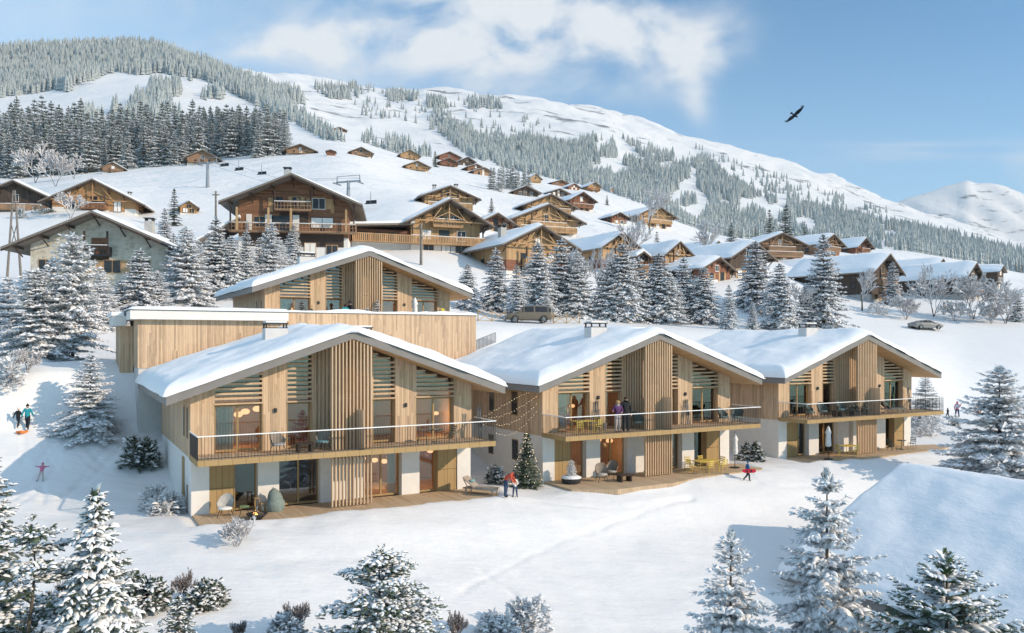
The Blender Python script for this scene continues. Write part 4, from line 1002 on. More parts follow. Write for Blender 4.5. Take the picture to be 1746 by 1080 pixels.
# ---- far forests that read as one mass
def far_tree_tpl():
    t = []; m = []
    for z0, z1, r in ((.02, .5, .19), (.25, .75, .145), (.52, 1.0, .095)):
        for i in range(6):
            a, b = 6.283*i/6, 6.283*(i+1)/6; k = 1 if i % 2 else .8; k2 = .8 if i % 2 else 1
            t += [(r*k*math.cos(a), r*k*math.sin(a), z0), (r*k2*math.cos(b), r*k2*math.sin(b), z0), (0, 0, z1)]; m.append(0)
    return template(t, m)
def inside(poly, x, y):
    c = np.zeros(x.shape, bool); n = len(poly)
    for i in range(n):
        (x1, y1), (x2, y2) = poly[i], poly[(i+1) % n]
        if y1 != y2: c ^= ((y1 > y) != (y2 > y)) & (x < (x2-x1)*(y-y1)/(y2-y1)+x1)
    return c
def forest(name, polys, n, hm, seed, gap=.0, gs=.02, ymax=3600, ymin=380):
    rng = np.random.RandomState(seed); pts = []
    for poly, k in polys:
        xs = [a for a, b in poly]; ys = [b for a, b in poly]; m = int(n*k)
        x = rng.uniform(min(xs), max(xs), m*3); y = rng.uniform(min(ys), max(ys), m*3)
        ok = inside(poly, x, y); x, y = x[ok][:m], y[ok][:m]
        pts += list(zip(x, y))
    O, Hh = [], []
    for x, y in pts:
        if gap and vnoise(np.array(x*gs*1.7), np.array(y*gs*2.6))*.6+vnoise(np.array(x*gs*5), np.array(y*gs*6))*.4 < gap: continue
        p = place(x, y, ymin, ymax); O.append(p); Hh.append(rng.uniform(.65, 1.3)*hm*min(1, max(.42, p.y/1100)))
    O = np.array([tuple(p) for p in O]); Hh = np.array(Hh); a = rng.uniform(0, 6.28, len(O))
    X = np.stack([np.cos(a), np.sin(a), a*0], 1); Z = np.tile([0, 0, 1.0], (len(O), 1))
    wd = Hh*rng.uniform(.8, 1.3, len(O))
    P, m = scatter(far_tree_tpl(), O-np.array([0, 0, .4]), X, Z, wd, wd, Hh, rng)
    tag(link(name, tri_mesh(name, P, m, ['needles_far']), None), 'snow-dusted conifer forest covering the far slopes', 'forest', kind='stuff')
upper = [(-300,150),(-300,84),(0,82),(100,80),(180,77),(260,75),(305,88),(345,104),(400,128),(470,160),(500,188),(555,226),(590,243),(555,240),(500,210),(470,198),(420,172),(380,152),(350,137),(300,130),(270,124),(240,130),(200,123),(180,128),(160,137),(100,152),(60,160),(0,167)]
crest = [[(415,128),(470,150),(510,165),(520,178),(490,180),(450,160)], [(530,148),(640,148),(652,163),(600,170),(560,170)], [(650,158),(715,162),(715,172),(665,174)], [(780,170),(850,172),(858,186),(800,186)], [(480,155),(512,160),(512,176),(480,172)], [(725,172),(760,175),(762,186),(730,184)]]
lower = [(740,208),(790,218),(830,246),(870,242),(900,234),(960,252),(1010,237),(1045,240),(1052,264),(1100,284),(1130,294),(1180,278),(1200,264),(1235,298),(1290,332),(1340,348),(1400,358),(1470,374),(1540,388),(1620,403),(1700,428),(1780,445),(1780,472),(1640,448),(1560,440),(1500,425),(1400,412),(1300,414),(1200,408),(1170,397),(1130,360),(1060,336),(1020,322),(940,305),(900,296),(850,284),(800,268),(770,245)]
forest('upper_forest', [(upper, 1.0)], 10000, 16, 1, .12)
forest('crest_forest', [(c, .22) for c in crest], 600, 20, 2, .3, ymin=700)
forest('slope_forest', [(lower, 1.0)], 20000, 14, 3, .35, .012)
forest('sparse_forest', [([(610,240),(640,232),(735,258),(735,268),(690,268)], .9), ([(740,185),(800,215),(860,240),(860,260),(780,250),(730,215)], .8), ([(1060,235),(1130,262),(1190,265),(1180,285),(1100,275)], .7), ([(1180,250),(1300,290),(1480,350),(1530,360),(1480,375),(1300,330)], 1.3), ([(560,160),(860,190),(960,225),(800,235),(620,200)], .5), ([(1600,405),(1746,432),(1746,450),(1640,440)], .8)], 330, 15, 4, .42, .03)
clumps = [([(205,216),(215,192),(235,168),(290,168),(296,192),(250,207)], 1.0), ([(250,170),(256,150),(310,150),(308,164)], .5), ([(180,192),(200,182),(200,196)], .05), ([(110,206),(160,195),(165,206)], .12), ([(340,164),(380,160),(382,170),(342,172)], .12), ([(298,200),(308,196),(308,204)], .04), ([(80,152),(120,148),(122,158)], .15), ([(130,200),(175,196),(175,214),(130,214)], .08)]
forest('meadow_clumps', clumps, 260, 19, 5, ymin=430)
print('wood trees', cnt)
# ---------------------------------------------------------------- the old village chalets
STY = {  # wall, upper wall, balcony, base
 'brown': ('timber_brown', 'timber_brown', 'timber_tan', 'render_white'), 'red': ('timber_red', 'timber_red', 'timber_brown', 'render_white'),
 'orange': ('render_white', 'timber_orange', 'timber_brown', 'render_white'), 'gold': ('timber_brown', 'timber_gold', 'timber_gold', 'render_white'),
 'tan': ('timber_brown', 'timber_tan', 'timber_tan', 'render_white'), 'dark': ('timber_dark', 'timber_dark', 'timber_tan', 'concrete'),
 'goldred': ('timber_red', 'timber_gold', 'timber_gold', 'render_white'), 'stone': ('stone_wall', 'stone_wall', 'metal_dark', 'stone_wall')}
def old_chalet(cx, base, apex, eave, wpx, yaw, lr, sty, label, det=2, balc=((.42, .9),), win=None, chim=(), basefrac=.28, ovf=1.3, snow=.38, group='old village chalets', name='old_chalet', asym=0.0, ybias=0, p=None, latt=False):
    """gabled house: cx/base give its foot on the slope, apex/eave/wpx its outline, yaw turns its gable towards the right (degrees), lr is length / width"""
    p = p or place(cx, base); Y = p.y; cyw = math.cos(R(yaw))
    Wd = wpx/F_PX*Y/max(.55, cyw); Ht = max(2.2, top_height(p, apex)); rise = (eave-apex)/F_PX*Y; rise = max(.12*Wd, min(rise, .36*Wd))
    He = max(1.2, Ht-rise); Ln = Wd*lr; ov = .11*Wd; W2 = Wd/2-ov; sl = rise/(Wd/2)
    t = thing(name, label, 'chalet', (p.x, p.y, p.z), R(yaw), group)
    m1, m2, mb_, mbase = STY[sty]; rnd = random.Random(label)
    ru = lambda x: He+rise*(1-abs(x-asym*W2)/(Wd/2)) if not asym else He+rise-abs(x-asym*W2)*sl
    hb = He*basefrac; fo = ovf if Wd > 9 else ovf*.5
    y0 = fo
    b = MB(); b.box(-W2, W2, y0, y0+Ln, -4, hb); b.build('base_wall', mbase, t)
    mid = He*.62
    def pan(za, zb): return [(-W2, za), (W2, za), (W2, zb), (-W2, zb)]
    if m1 != m2 and det > 1:
        b = MB(); b.prism(pan(hb, mid), y0-.03, y0+Ln, 0); b.build('lower_timber', m1, t)
    else: mid = hb
    b = MB(); b.prism([(-W2, mid), (W2, mid), (W2, ru(W2)-.02), (asym*W2, He+rise-.02), (-W2, ru(-W2)-.02)], y0-.05, y0+Ln, 0); b.build('timber_wall', m2, t)
    # roof: board slab with beams, snow on top
    th = .16+.006*Wd; xs = (-Wd/2, asym*W2, Wd/2); r0, r1 = -fo*.12, y0+Ln+fo*.7
    b = MB(); b.prism([(xs[0], ru(xs[0])), (xs[1], He+rise), (xs[2], ru(xs[2])), (xs[2], ru(xs[2])+th), (xs[1], He+rise+th), (xs[0], ru(xs[0])+th)], r0, r1)
    roof = b.build('roof', 'roof_edge', t)
    rows = []; nx, ny = (22, 14) if det > 1 else (10, 5); sd = rnd.random()*50
    for j in range(ny+1):
        yy = r0-.03+(r1-r0+.06)*j/ny; row = []
        for i in range(nx+1):
            x = xs[0]-.04+(Wd+.08)*i/nx; e = min(1, min(i, nx-i, j, ny-j)/1.6); h = snow*(.25+.75*math.sqrt(max(0, 1-(1-e)**2)))*(1+float(fbm(x/2+sd, yy/2, 2))*.3)
            row.append((x, yy, max(ru(max(min(x, xs[2]), xs[0])), 0)+th+.004+h-(.0 if e else h)))
        rows.append(row)
    # lift the middle, keep a skirt on the roof board
    MB().grid(rows).build('snow_cover', 'roof_snow', roof, smooth=True)
    if det > 1:
        bm_ = MB(); nb = 7
        for i in range(nb):
            x = xs[0]+ov*.6+(Wd-1.2*ov)*i/(nb-1); z = ru(x)-.12
            bm_.box(x-.1, x+.1, r0+.15, y0+.1, z-.16, z+.05)
            bm_.bar((x, y0-.02, z-.95), (x, r0+.45, z-.1), .11)
        for s in (0, 2): bm_.bar((xs[s], r0+.02, ru(xs[s])-.08), (xs[1], r0+.02, He+rise-.08), .05, .22)
        bm_.build('roof_beams', 'beam_dark', roof)
    # balconies
    for (zf, wf) in balc:
        z = He*zf; hw = W2*wf; d = min(1.25, fo*.95); bm_ = MB(); bh = .95 if Wd > 9 else .7
        bm_.box(-hw, hw, y0-d, y0-.05, z-.12, z)
        if zf > .25 and det > 1 and He > 5: MB().box(-hw*.8, hw*.8, y0-.062, y0-.05, z-He*.24, z-.14).build('painted_recess_shade', 'beam_dark', t)  # flat dark sheet on the wall, painting in the shade below the balcony
        bl = bm_.build('balcony', mb_, t); rl = MB(); n = int(hw*2/(.42 if latt else .24)) if det > 1 else 10
        n = max(6, min(n, 70))
        for i in range(n+1):
            x = -hw+2*hw*i/n; rl.box(x-(.03 if latt else .075), x+(.03 if latt else .075), y0-d-.03, y0-d+.01, z+.08, z+bh)
        rl.box(-hw, hw, y0-d-.05, y0-d+.03, z+bh, z+bh+.1); rl.box(-hw, hw, y0-d-.04, y0-d+.02, z+.0, z+.1)
        if latt: rl.box(-hw, hw, y0-d-.03, y0-d+.01, z+.5, z+.56)
        for s in (-1, 1): rl.box(s*hw-.05, s*hw+.05, y0-d, y0-.05, z, z+bh)
        rl.build('railing', mb_, bl)
        if snow and det > 1:
            MB().box(-hw, hw, y0-d-.07, y0-d+.05, z+bh+.1, z+bh+.17).build('snow_line', 'tree_snow', bl)
            if zf > .3:
                for s in (-1, 1): MB().box(s*hw*.97-.09, s*hw*.97+.09, y0-d, y0-d+.18, z, min(ru(s*hw*.97)-.1, z+2.6)).build('post', 'beam_dark', bl)
    if det > 1 and sty in ('gold', 'goldred', 'tan', 'orange') and rise > 1.5:      # open timber truss in the gable
        tb = MB(); yt = y0-fo*.75; hz = He+rise*.18; hx = (1-.18)*Wd/2-.25
        tb.bar((-hx, yt, hz), (hx, yt, hz), .16).bar((asym*W2, yt, hz), (asym*W2, yt, He+rise-.15), .16)
        for s_ in (-1, 1): tb.bar((s_*hx*.5, yt, hz), (s_*hx*.22, yt, He+rise*.70), .13).bar((s_*hx*.55, yt, hz), (asym*W2, yt, He+rise*.55), .12)
        tb.build('gable_truss', m2, roof)
    # windows with frames and shutters
    if win is None:
        win = []
        fl = [.08] if He < 4 else ([.06, .45] if He < 7.5 else [.05, .36, .66])
        for f in fl:
            k = 2 if Wd < 9 else (3 if Wd < 14 else 4)
            for i in range(k):
                if rnd.random() < .85: win.append((-.72+1.44*(i+.5)/k+rnd.uniform(-.05, .05), f, .085, 1))
        win.append((asym*.9+.0, .98 if rise > 2 else .8, .07, 0))
    for (fx, fz, hwf, sh) in win:
        x = fx*W2; z = He*fz+.35; hw = max(.42, hwf*W2); h = 1.35 if Wd > 9 else .85
        if fz < .2 and rnd.random() < .4: z -= .25; h += .5
        if z+h > ru(x+hw)-.3 or z+h > ru(x-hw)-.3: h = min(ru(x+hw), ru(x-hw))-.35-z
        if h < .4: continue
        fm = MB(); yf = y0-.09
        for a, b2 in ((x-hw-.07, x-hw), (x+hw, x+hw+.07), (x-.03, x+.03)): fm.box(a, b2, yf, yf+.05, z, z+h)
        fm.box(x-hw-.1, x+hw+.1, yf-.02, yf+.05, z-.09, z); fm.box(x-hw-.07, x+hw+.07, yf, yf+.05, z+h, z+h+.08)
        wn = fm.build('window', rnd.choice(['timber_gold', 'render_white', 'beam_dark']) if sty != 'stone' else 'timber_gold', t)
        MB().box(x-hw, x+hw, yf+.02, yf+.045, z, z+h).build('pane', 'window_dark' if rnd.random() < .75 else 'curtain', wn)
        if sh and det > 1:
            for s in (-1, 1):
                xx = x+s*(hw*1.5+.1); MB().box(xx-hw*.48, xx+hw*.48, yf, yf+.035, z-.02, z+h+.02).build('shutter', 'timber_gold' if sty in ('brown', 'red', 'stone', 'dark') else m2, wn)
    # long side: small windows
    if det > 1:
        for s in (-1, 1):
            for k in range(3):
                yy = y0+Ln*(.2+.28*k); fm = MB(); xx = s*(W2+.005)
                fm.box(min(xx, xx+s*.05), max(xx, xx+s*.05), yy-.5, yy+.5, He*.5, He*.5+1.2)
                f_ = fm.build('side_window', 'beam_dark', t); xx = s*(W2+.056)
                MB().box(min(xx, xx+s*.01), max(xx, xx+s*.01), yy-.42, yy+.42, He*.5+.08, He*.5+1.12).build('pane', 'window_dark', f_)
    for (fx, fy, kind) in chim:
        x, y = fx*W2, y0+Ln*fy; z = ru(x)-.1; c = MB(); q = .45 if kind == 'b' else .3; hh = 1.9 if kind == 'b' else 1.3
        c.box(x-q, x+q, y-q, y+q, z, z+hh); ch = c.build('chimney', 'concrete', t)
        k = MB()
        for i in (-1, 1): k.box(x+i*q*.8-.06, x+i*q*.8+.06, y-q*.9, y+q*.9, z+hh, z+hh+.28)
        k.box(x-q-.1, x+q+.1, y-q-.1, y+q+.1, z+hh+.28, z+hh+.36); k.build('cowl', 'metal_dark', ch)
    return t, W2, He, rise, y0, Ln, Wd
# nearest ones
t, W2, He, rise, y0, Ln, Wd = old_chalet(158, 508, 364, 428, 292, 6, .8, 'stone', 'grey stone house with a wide snowy gable and a small iron balcony, at left', balc=((.93, .17),),
    win=[(-.78, .5, .10, 0), (-.38, .5, .12, 1), (.18, .5, .12, 1), (.60, .5, .13, 0), (.80, .12, .07, 0), (-.5, .1, .1, 1)], chim=((.62, .16, 'b'),), basefrac=.3, ovf=2.0, snow=.3, latt=True)
MB().box(-W2*.12, W2*.12, y0-.12, y0-.05, He*.93, He*.93+2.0).build('balcony_door', 'timber_brown', t)
t, W2, He, rise, y0, Ln, Wd = old_chalet(497, 452, 299, 350, 236, 8, .8, 'brown', 'big dark brown chalet with deep gabled roof, above the spruce clump', balc=((.95, .33), (.58, 1.15)), basefrac=.5,
    win=[(.05, .97, .07, 1), (.46, .95, .11, 1), (-.62, .62, .1, 0), (.52, .62, .2, 0), (.3, .15, .1, 0), (.7, .15, .1, 0)], chim=((-.14, .1, 'b'),), ovf=2.4, latt=True)
g = MB()                                                  # posts, white infill panels and flower-box trim of its front
for x in (-.98, -.42, -.02, .98): MB().box(x*W2-.13, x*W2+.13, y0-2.0, y0-1.8, He*.58, He*.96).build('gallery_post', 'timber_gold', t)
for x0, x1 in ((-.52, -.40), (-.02, .10), (-.86, -.76)): MB().box(x0*W2, x1*W2, y0-.11, y0-.05, He*.6, He*.88).build('white_panel', 'render_white', t)
g = MB(); g.box(-.40*W2, -.02*W2, y0-.10, y0-.05, He*.6, He*.86); g.build('gallery_window', 'window_dark', t)
for x0, x1 in ((-.46, -.38), (.26, .33), (.06, .10), (.68, .74)): MB().box(x0*W2, x1*W2, y0-.12, y0-.05, He*.93, He*1.17).build('trim_board', 'timber_gold', t)
MB().box(-.44*W2, -.2*W2, y0-.10, y0-.05, He*.96, He*1.18).build('balcony_door', 'window_dark', t)
lean = MB(); lean.box(-W2-4.3, -W2-.02, y0+.5, y0+6, -4, He*.45); lean.build('side_wing', 'render_white', t)
lean = MB(); lean.prism([(-W2-5.2, He*.36), (-W2+.3, He*.78), (-W2+.3, He*.78+.22), (-W2-5.2, He*.36+.22)], y0-1.2, y0+6.5); lr_ = lean.build('wing_roof', 'roof_edge', t)
lean = MB(); lean.prism([(-W2-5.15, He*.36+.226), (-W2+.3, He*.78+.226), (-W2+.3, He*.78+.55), (-W2-5.15, He*.36+.5)], y0-1.1, y0+6.4); lean.build('snow_cover', 'roof_snow', lr_)
t, W2, He, rise, y0, Ln, Wd = old_chalet(768, 437, 341, 385, 148, 22, .85, 'goldred', 'golden chalet with carved balconies and a lean-to roof running left', balc=((1.0, .42), (.42, 1.05)),
    win=[(-.2, 1.0, .09, 1), (.14, 1.0, .08, 0), (.3, 1.0, .07, 0), (-.55, .5, .12, 0), (-.05, .5, .14, 0), (.45, .5, .12, 0), (-.5, .06, .14, 0), (.0, .06, .12, 0), (.45, .06, .16, 0)], basefrac=.4, ovf=2.2)
lean = MB(); lean.box(-W2-8.5, -W2-.02, y0+.3, y0+Ln*.8, -4, He*.42); wg = lean.build('side_wing', 'render_grey', t)
lean = MB(); lean.box(-W2-8.3, -W2-.02, y0+.4, y0+Ln*.8, He*.42, He*.84); lean.build('wing_timber', 'timber_red', wg)
for q in (-7.2, -5.2, -3.2, -1.4): MB().box(-W2+q, -W2+q+1.0, y0+.33, y0+.4, He*.46, He*.74).build('wing_window', 'window_dark', wg)
lean = MB(); lean.prism([(-W2-9.6, He*.84), (-W2+.2, He*1.0), (-W2+.2, He*1.0+.25), (-W2-9.6, He*.84+.25)], y0-1.5, y0+Ln*.85); lr_ = lean.build('wing_roof', 'roof_edge', t)
lean = MB(); lean.prism([(-W2-9.5, He*.84+.256), (-W2+.2, He*1.0+.256), (-W2+.2, He*1.0+.6), (-W2-9.5, He*.84+.55)], y0-1.4, y0+Ln*.84); lean.build('snow_cover', 'roof_snow', lr_)
lean = MB(); lean.box(-W2-8.6, -W2*1.05, y0-1.2, y0-.1, He*.42-.12, He*.42)
for i in range(34): lean.box(-W2-8.6+.27*i-.08, -W2-8.6+.27*i+.08, y0-1.25, y0-1.2, He*.42, He*.42+.95)
lean.box(-W2-8.6, -W2*1.05, y0-1.27, y0-1.17, He*.42+.95, He*.42+1.05); lean.build('wing_balcony', 'timber_gold', t)
CH = (  # cx, base, apex, eave, width, yaw, length/width, style, label, detail, kwargs
 (22, 362, 309, 345, 150, 10, .9, 'dark', 'dark brown chalet at the left edge with a pale timber gable', 2, dict(balc=((.3, .9),))),
 (157, 360, 308, 350, 165, 12, .9, 'orange', 'orange timber chalet with a dark balcony recess, upper left beside the dark one', 2, dict(balc=((.42, .3),), basefrac=.4, chim=((.7, .3, 's'),))),
 (768, 362, 318, 339, 104, 18, .8, 'gold', 'golden chalet with two chimneys, right behind the long lean-to roof', 2, dict(chim=((-.55, .1, 's'), (.35, .1, 's')), balc=((.62, .35), (.3, .9)))),
 (849, 397, 366, 388, 76, 24, .9, 'red', 'small red-brown barn right of the golden chalet with the lean-to', 2, dict(balc=())),
 (937, 402, 349, 379, 132, 24, .9, 'gold', 'golden chalet with carved gable trusses and wide balcony, lower one of the stacked pair', 2, dict(balc=((.62, .6), (.3, .95)))),
 (940, 366, 332, 354, 98, 22, .9, 'gold', 'golden chalet with a white window, upper one of the stacked pair', 2, dict(balc=((.4, .9),))),
 (995, 360, 328, 344, 52, 26, 1.2, 'red', 'red-brown chalet with a dark balcony right above the stacked golden pair', 2, dict(balc=((.4, .9),))),
 (925, 478, 386, 424, 138, 30, 1.1, 'goldred', 'orange-brown chalet with a broad snow roof, right behind the upper new chalet', 2, dict(chim=((-.65, .3, 'b'),), balc=((.45, .5),))),
 (1062, 470, 398, 428, 84, 30, 1.7, 'goldred', 'red chalet with golden gable boards left of the hay barn annex', 2, dict(balc=((.5, .4),))),
 (1098, 478, 430, 440, 30, 30, .9, 'brown', 'small dark open barn squeezed between two golden gables', 2, dict(balc=((.45, .8),))),
 (1160, 470, 413, 442, 62, 30, 1.7, 'goldred', 'narrow orange gable with a long snow roof behind it', 2, dict(balc=((.5, .5),))),
 (1122, 390, 351, 371, 78, 28, 1.2, 'gold', 'golden chalet alone on the slope left of the grey wood', 2, dict(balc=((.5, .9),))),
 (1058, 384, 363, 371, 34, 26, 1.2, 'red', 'small brown house left of the golden chalet on the slope', 2, dict(balc=())),
 (1286, 480, 413, 444, 96, 28, 1.4, 'dark', 'dark barn with a broad snowy gable behind the dense blue spruce', 2, dict(balc=())),
 (1228, 482, 440, 462, 76, 40, 1.3, 'red', 'low red annex with a flat snow roof left of the dark barn', 2, dict(balc=())),
 (1225, 440, 412, 432, 40, 36, 1.6, 'dark', 'grey snow-roofed shed behind the low red annex', 1, dict(balc=())),
 (1335, 446, 398, 420, 104, 14, .8, 'tan', 'wide brown chalet with long rows of balconies, below the dark spruces', 2, dict(balc=((.68, .6), (.34, .95)))),
 (1422, 440, 400, 420, 62, 36, 1.5, 'tan', 'brown chalet with a long snow roof right of the wide one', 2, dict(balc=((.6, .7),))),
 (1477, 436, 406, 426, 42, 34, 1.8, 'red', 'narrow brown gable at the right end of the upper village row', 2, dict(balc=((.55, .6),))),
 (1430, 470, 440, 458, 62, 40, 1.4, 'dark', 'low house showing only its snow roof left of the dark brown chalet', 1, dict(balc=())),
 (1517, 516, 434, 468, 84, 38, 1.4, 'dark', 'dark brown chalet with balconies, left one of the lower right group', 2, dict(balc=((.62, .7), (.3, .9)))),
 (1608, 482, 442, 462, 50, 40, 1.9, 'dark', 'dark chalet with a long snow roof between the two lower right ones', 2, dict(balc=())),
 (1665, 512, 449, 481, 62, 38, 1.5, 'dark', 'dark brown chalet right of the spreading leafless tree', 2, dict(balc=((.62, .7), (.3, .9)))),
 (1711, 498, 453, 478, 26, 40, 2.2, 'dark', 'narrow dark gable at the right end of the lower group', 1, dict(balc=())),
 (345, 281, 256, 272, 62, 16, .9, 'tan', 'brown chalet alone at the foot of the dense wood', 1, {}),
 (192, 295, 277, 289, 42, 14, .9, 'tan', 'small brown hut at the left below the dense wood', 1, {}),
 (322, 366, 346, 358, 32, 24, 1.1, 'orange', 'small orange hut between the stone house and the brown chalet', 1, dict(balc=())),
 (512, 264, 248, 260, 58, 16, .9, 'tan', 'low brown chalet just right of the end of the dense wood', 1, {}),
 (564, 267, 262, 265, 18, 10, .8, 'red', 'tiny red hut on the open slope', 1, dict(balc=(), win=[])),
 (579, 225, 218, 223, 26, 20, .8, 'brown', 'lone dark barn high on the slope', 1, dict(balc=(), win=[])),
 (616, 267, 253, 263, 42, 18, .9, 'tan', 'brown chalet on the open slope right of the tiny red hut', 1, {}),
 (699, 273, 256, 266, 38, 20, .9, 'gold', 'pale golden chalet, upper left of the far hillside cluster', 1, {}),
 (712, 292, 275, 285, 46, 20, .9, 'gold', 'golden chalet with dark balcony, lowest of the far hillside cluster', 1, {}),
 (767, 276, 259, 268, 42, 18, .9, 'red', 'red chalet, back one of the pair beside the far dark spruce', 1, dict(balc=())),
 (766, 285, 270, 278, 38, 18, .9, 'red', 'red chalet with a balcony, front one of the pair beside the far dark spruce', 1, {}),
 (798, 284, 268, 276, 30, 24, .9, 'dark', 'dark snow-roofed house right of the far red pair', 1, dict(balc=())),
 (813, 294, 280, 287, 34, 26, 1.2, 'brown', 'brown house with a steep gable left of the small dark stand', 1, dict(balc=())),
 (826, 300, 286, 294, 40, 28, 1.2, 'tan', 'tan house below the steep-gabled one, left of the small dark stand', 1, dict(balc=())),
 (914, 314, 297, 306, 24, 20, .9, 'gold', 'small golden house right of the small dark stand', 1, {}),
 (898, 335, 320, 332, 54, 16, .9, 'dark', 'black gable half buried in the slope below the small golden house', 1, dict(balc=())),
 (958, 318, 308, 315, 38, 28, 1.4, 'brown', 'low dark house with a snow roof above the village', 1, dict(balc=())),
 (968, 308, 303, 307, 26, 28, 1.4, 'brown', 'topmost dark house of the village, just a snowy roof line', 1, dict(balc=(), win=[])),
 (980, 325, 313, 320, 24, 28, 1.6, 'red', 'red-brown house in the middle of the upper village', 1, dict(balc=())),
 (1015, 329, 311, 319, 26, 28, 2.0, 'orange', 'orange house with a long roof at the top right of the village', 1, {}),
 (1046, 329, 319, 325, 15, 20, .9, 'orange', 'tiny orange hut at the edge of the grey wood', 1, dict(balc=(), win=[])),
 (955, 336, 322, 330, 40, 26, 1.2, 'dark', 'grey barn between the upper village and the stacked pair', 1, dict(balc=())),
 (140, 136, 132, 135, 14, 10, .9, 'brown', 'tiny barn at the edge of the upper forest', 1, dict(balc=(), win=[])),
 (1246, 392, 383, 389, 14, 20, .9, 'brown', 'tiny barn in the grey wood above the dark barn', 1, dict(balc=(), win=[])))
for cx, b, a, e, wp, yaw, lr, sty, lab, det, kw in CH:
    old_chalet(cx, b, a, e, wp, yaw, lr, sty, lab, det, **(dict(balc=((.45, .9),)) | kw))

# ---------------------------------------------------------------- poles, lift, fences
def pylon(px, base, top, label):
    p = place(px, base); H = top_height(p, top); t = thing('lift_pylon', label, 'pylon', p, R(-20), 'chairlift pylons')
    MB().tube([(0, 0, -.5), (0, 0, H)], [.45, .28], 10).build('mast', 'metal_grey', t)
    b = MB(); b.box(-2.8, 2.8, -.15, .15, H-.4, H-.1)
    for s in (-1, 1): b.box(s*2.6-.1, s*2.6+.1, -1.4, 1.4, H-.7, H-.45); b.box(s*2.6-.05, s*2.6+.05, -.1, .1, H-.45, H+.9)
    b.box(-2.6, 2.6, -.05, .05, H+.85, H+.95); b.build('cross_arm', 'metal_grey', t)
    return p+Vector((0, 0, H))
P1 = pylon(354, 320, 276, 'chairlift pylon on the ski slope below the lone brown chalet')
P2 = pylon(594, 345, 308, 'chairlift pylon with cross arms right of the big brown chalet roof')
for px, py, lab in ((382, 283, 'chairlift seat nearest the left pylon'), (407, 290, 'second chairlift seat from the left pylon'), (446, 297, 'chairlift seat above the roof ridge of the big brown chalet'), (632, 347, 'chairlift seat hanging right of the right pylon')):
    Yk = (P1.y*.6+P2.y*.4) if px < 500 else P2.y*.92; X = (px-873)/F_PX*Yk; z = EYE-(py-HORIZON)/F_PX*Yk
    t = thing('lift_chair', lab, 'lift chair', (X, Yk, z), R(-20), 'chairlift seats')
    MB().box(-1.1, 1.1, -.25, .25, -.1, .05).box(-1.1, 1.1, .2, .28, 0, .6).build('seat', 'metal_dark', t)
    MB().bar((0, 0, .05), (0, 0, 2.2), .08).build('hanger', 'metal_grey', t)
ropes = MB()
for s in (-2.6, 2.6):
    o_ = Vector((s*math.cos(R(-20)), s*math.sin(R(-20)), .3)); ropes.tube([P1+o_, P1.lerp(P2, .5)+o_-Vector((0, 0, 2.5)), P2+o_], .035, 4)
tag(ropes.build('lift_cable', 'metal_grey'), 'thin chairlift cables strung between the two pylons', 'cable')
# A-shaped wooden pole, plain pole, street lamp
p = place(24, 476); H = top_height(p, 325); t = thing('timber_pylon', 'A-shaped weathered timber pylon left of the stone house', 'pylon', p, 0)
MB().tube([(-.9, 0, -.4), (-.1, 0, H)], [.16, .10], 7).build('leg', 'pole_wood', t); MB().tube([(.9, 0, -.4), (.1, 0, H)], [.16, .10], 7).build('leg', 'pole_wood', t)
MB().bar((-.62, 0, H*.3), (.36, 0, H*.62), .08).bar((.62, 0, H*.3), (-.36, 0, H*.62), .08).bar((-.2, 0, H*.8), (.2, 0, H*.8), .1).build('cross_brace', 'pole_wood', t)
p = place(368, 440); H = top_height(p, 326); t = thing('utility_pole', 'plain grey wooden utility pole at the left corner of the big brown chalet', 'pole', p)
MB().tube([(0, 0, -.4), (0, 0, H)], [.19, .13], 8).build('shaft', 'pole_wood', t); MB().box(-.5, .5, -.05, .05, H-.6, H-.45).build('crossbar', 'pole_wood', t)
p = place(718, 452); H = top_height(p, 382); t = thing('street_lamp', 'grey wooden lamp pole with a curved snowy lamp head before the golden chalet', 'street lamp', p)
MB().tube([(0, 0, -.4), (0, 0, H)], [.2, .14], 8).build('pole', 'pole_wood', t)
a = MB(); a.tube([(.1, -.1, H*.62), (.5, -.4, H*.74), (1.0, -.8, H*.78)], .045, 6); arm = a.build('arm', 'metal_grey', t)
MB().ball((1.15, -.9, H*.78), .3, 8, 0, (1.1, .7, .45)).build('lamp_head', 'render_white', arm, smooth=True)
# wooden cross-braced fence behind the off-roader: a run left, a run right
def cross_fence(px0, px1, row, n, label):
    a, b = place(px0, row), place(px1, row); t = thing('cross_fence', label, 'fence', a, 0, 'cross-braced timber fences'); d = b-a
    for i in range(n+1):
        q = d*(i/n); MB().box(q.x-.05, q.x+.05, q.y-.05, q.y+.05, q.z-.4, q.z+1.15).build('post', 'oak_panel', t)
        if i < n:
            r = d*((i+1)/n); br = MB()
            br.bar(q+Vector((.06, 0, .1)), r+Vector((-.06, 0, 1.0)), .05).bar(q+Vector((.06, .06, 1.0)), r+Vector((-.06, .06, .1)), .05).bar(q+Vector((.06, 0, .08)), r+Vector((-.06, 0, .08)), .04)
            br.build('cross_brace', 'oak_panel', t)
cross_fence(815, 862, 548, 2, 'thin cross-braced timber fence left of the parked off-roader')
cross_fence(944, 988, 552, 2, 'thin cross-braced timber fence right of the parked off-roader')
a, b = place(813, 597), place(845, 584); t = thing('guard_rail', 'dark slatted guard rail in the snow right of the terrace wall', 'railing', a); d = b-a
g = MB()
for i in range(15): q = d*(i/14); g.box(q.x-.03, q.x+.03, q.y-.03, q.y+.03, q.z-.3, q.z+.85)
g.build('baluster_row', 'metal_grey', t); g = MB(); g.bar((0, 0, .86), d+Vector((0, 0, .86)), .06); g.build('rail', 'metal_grey', t)
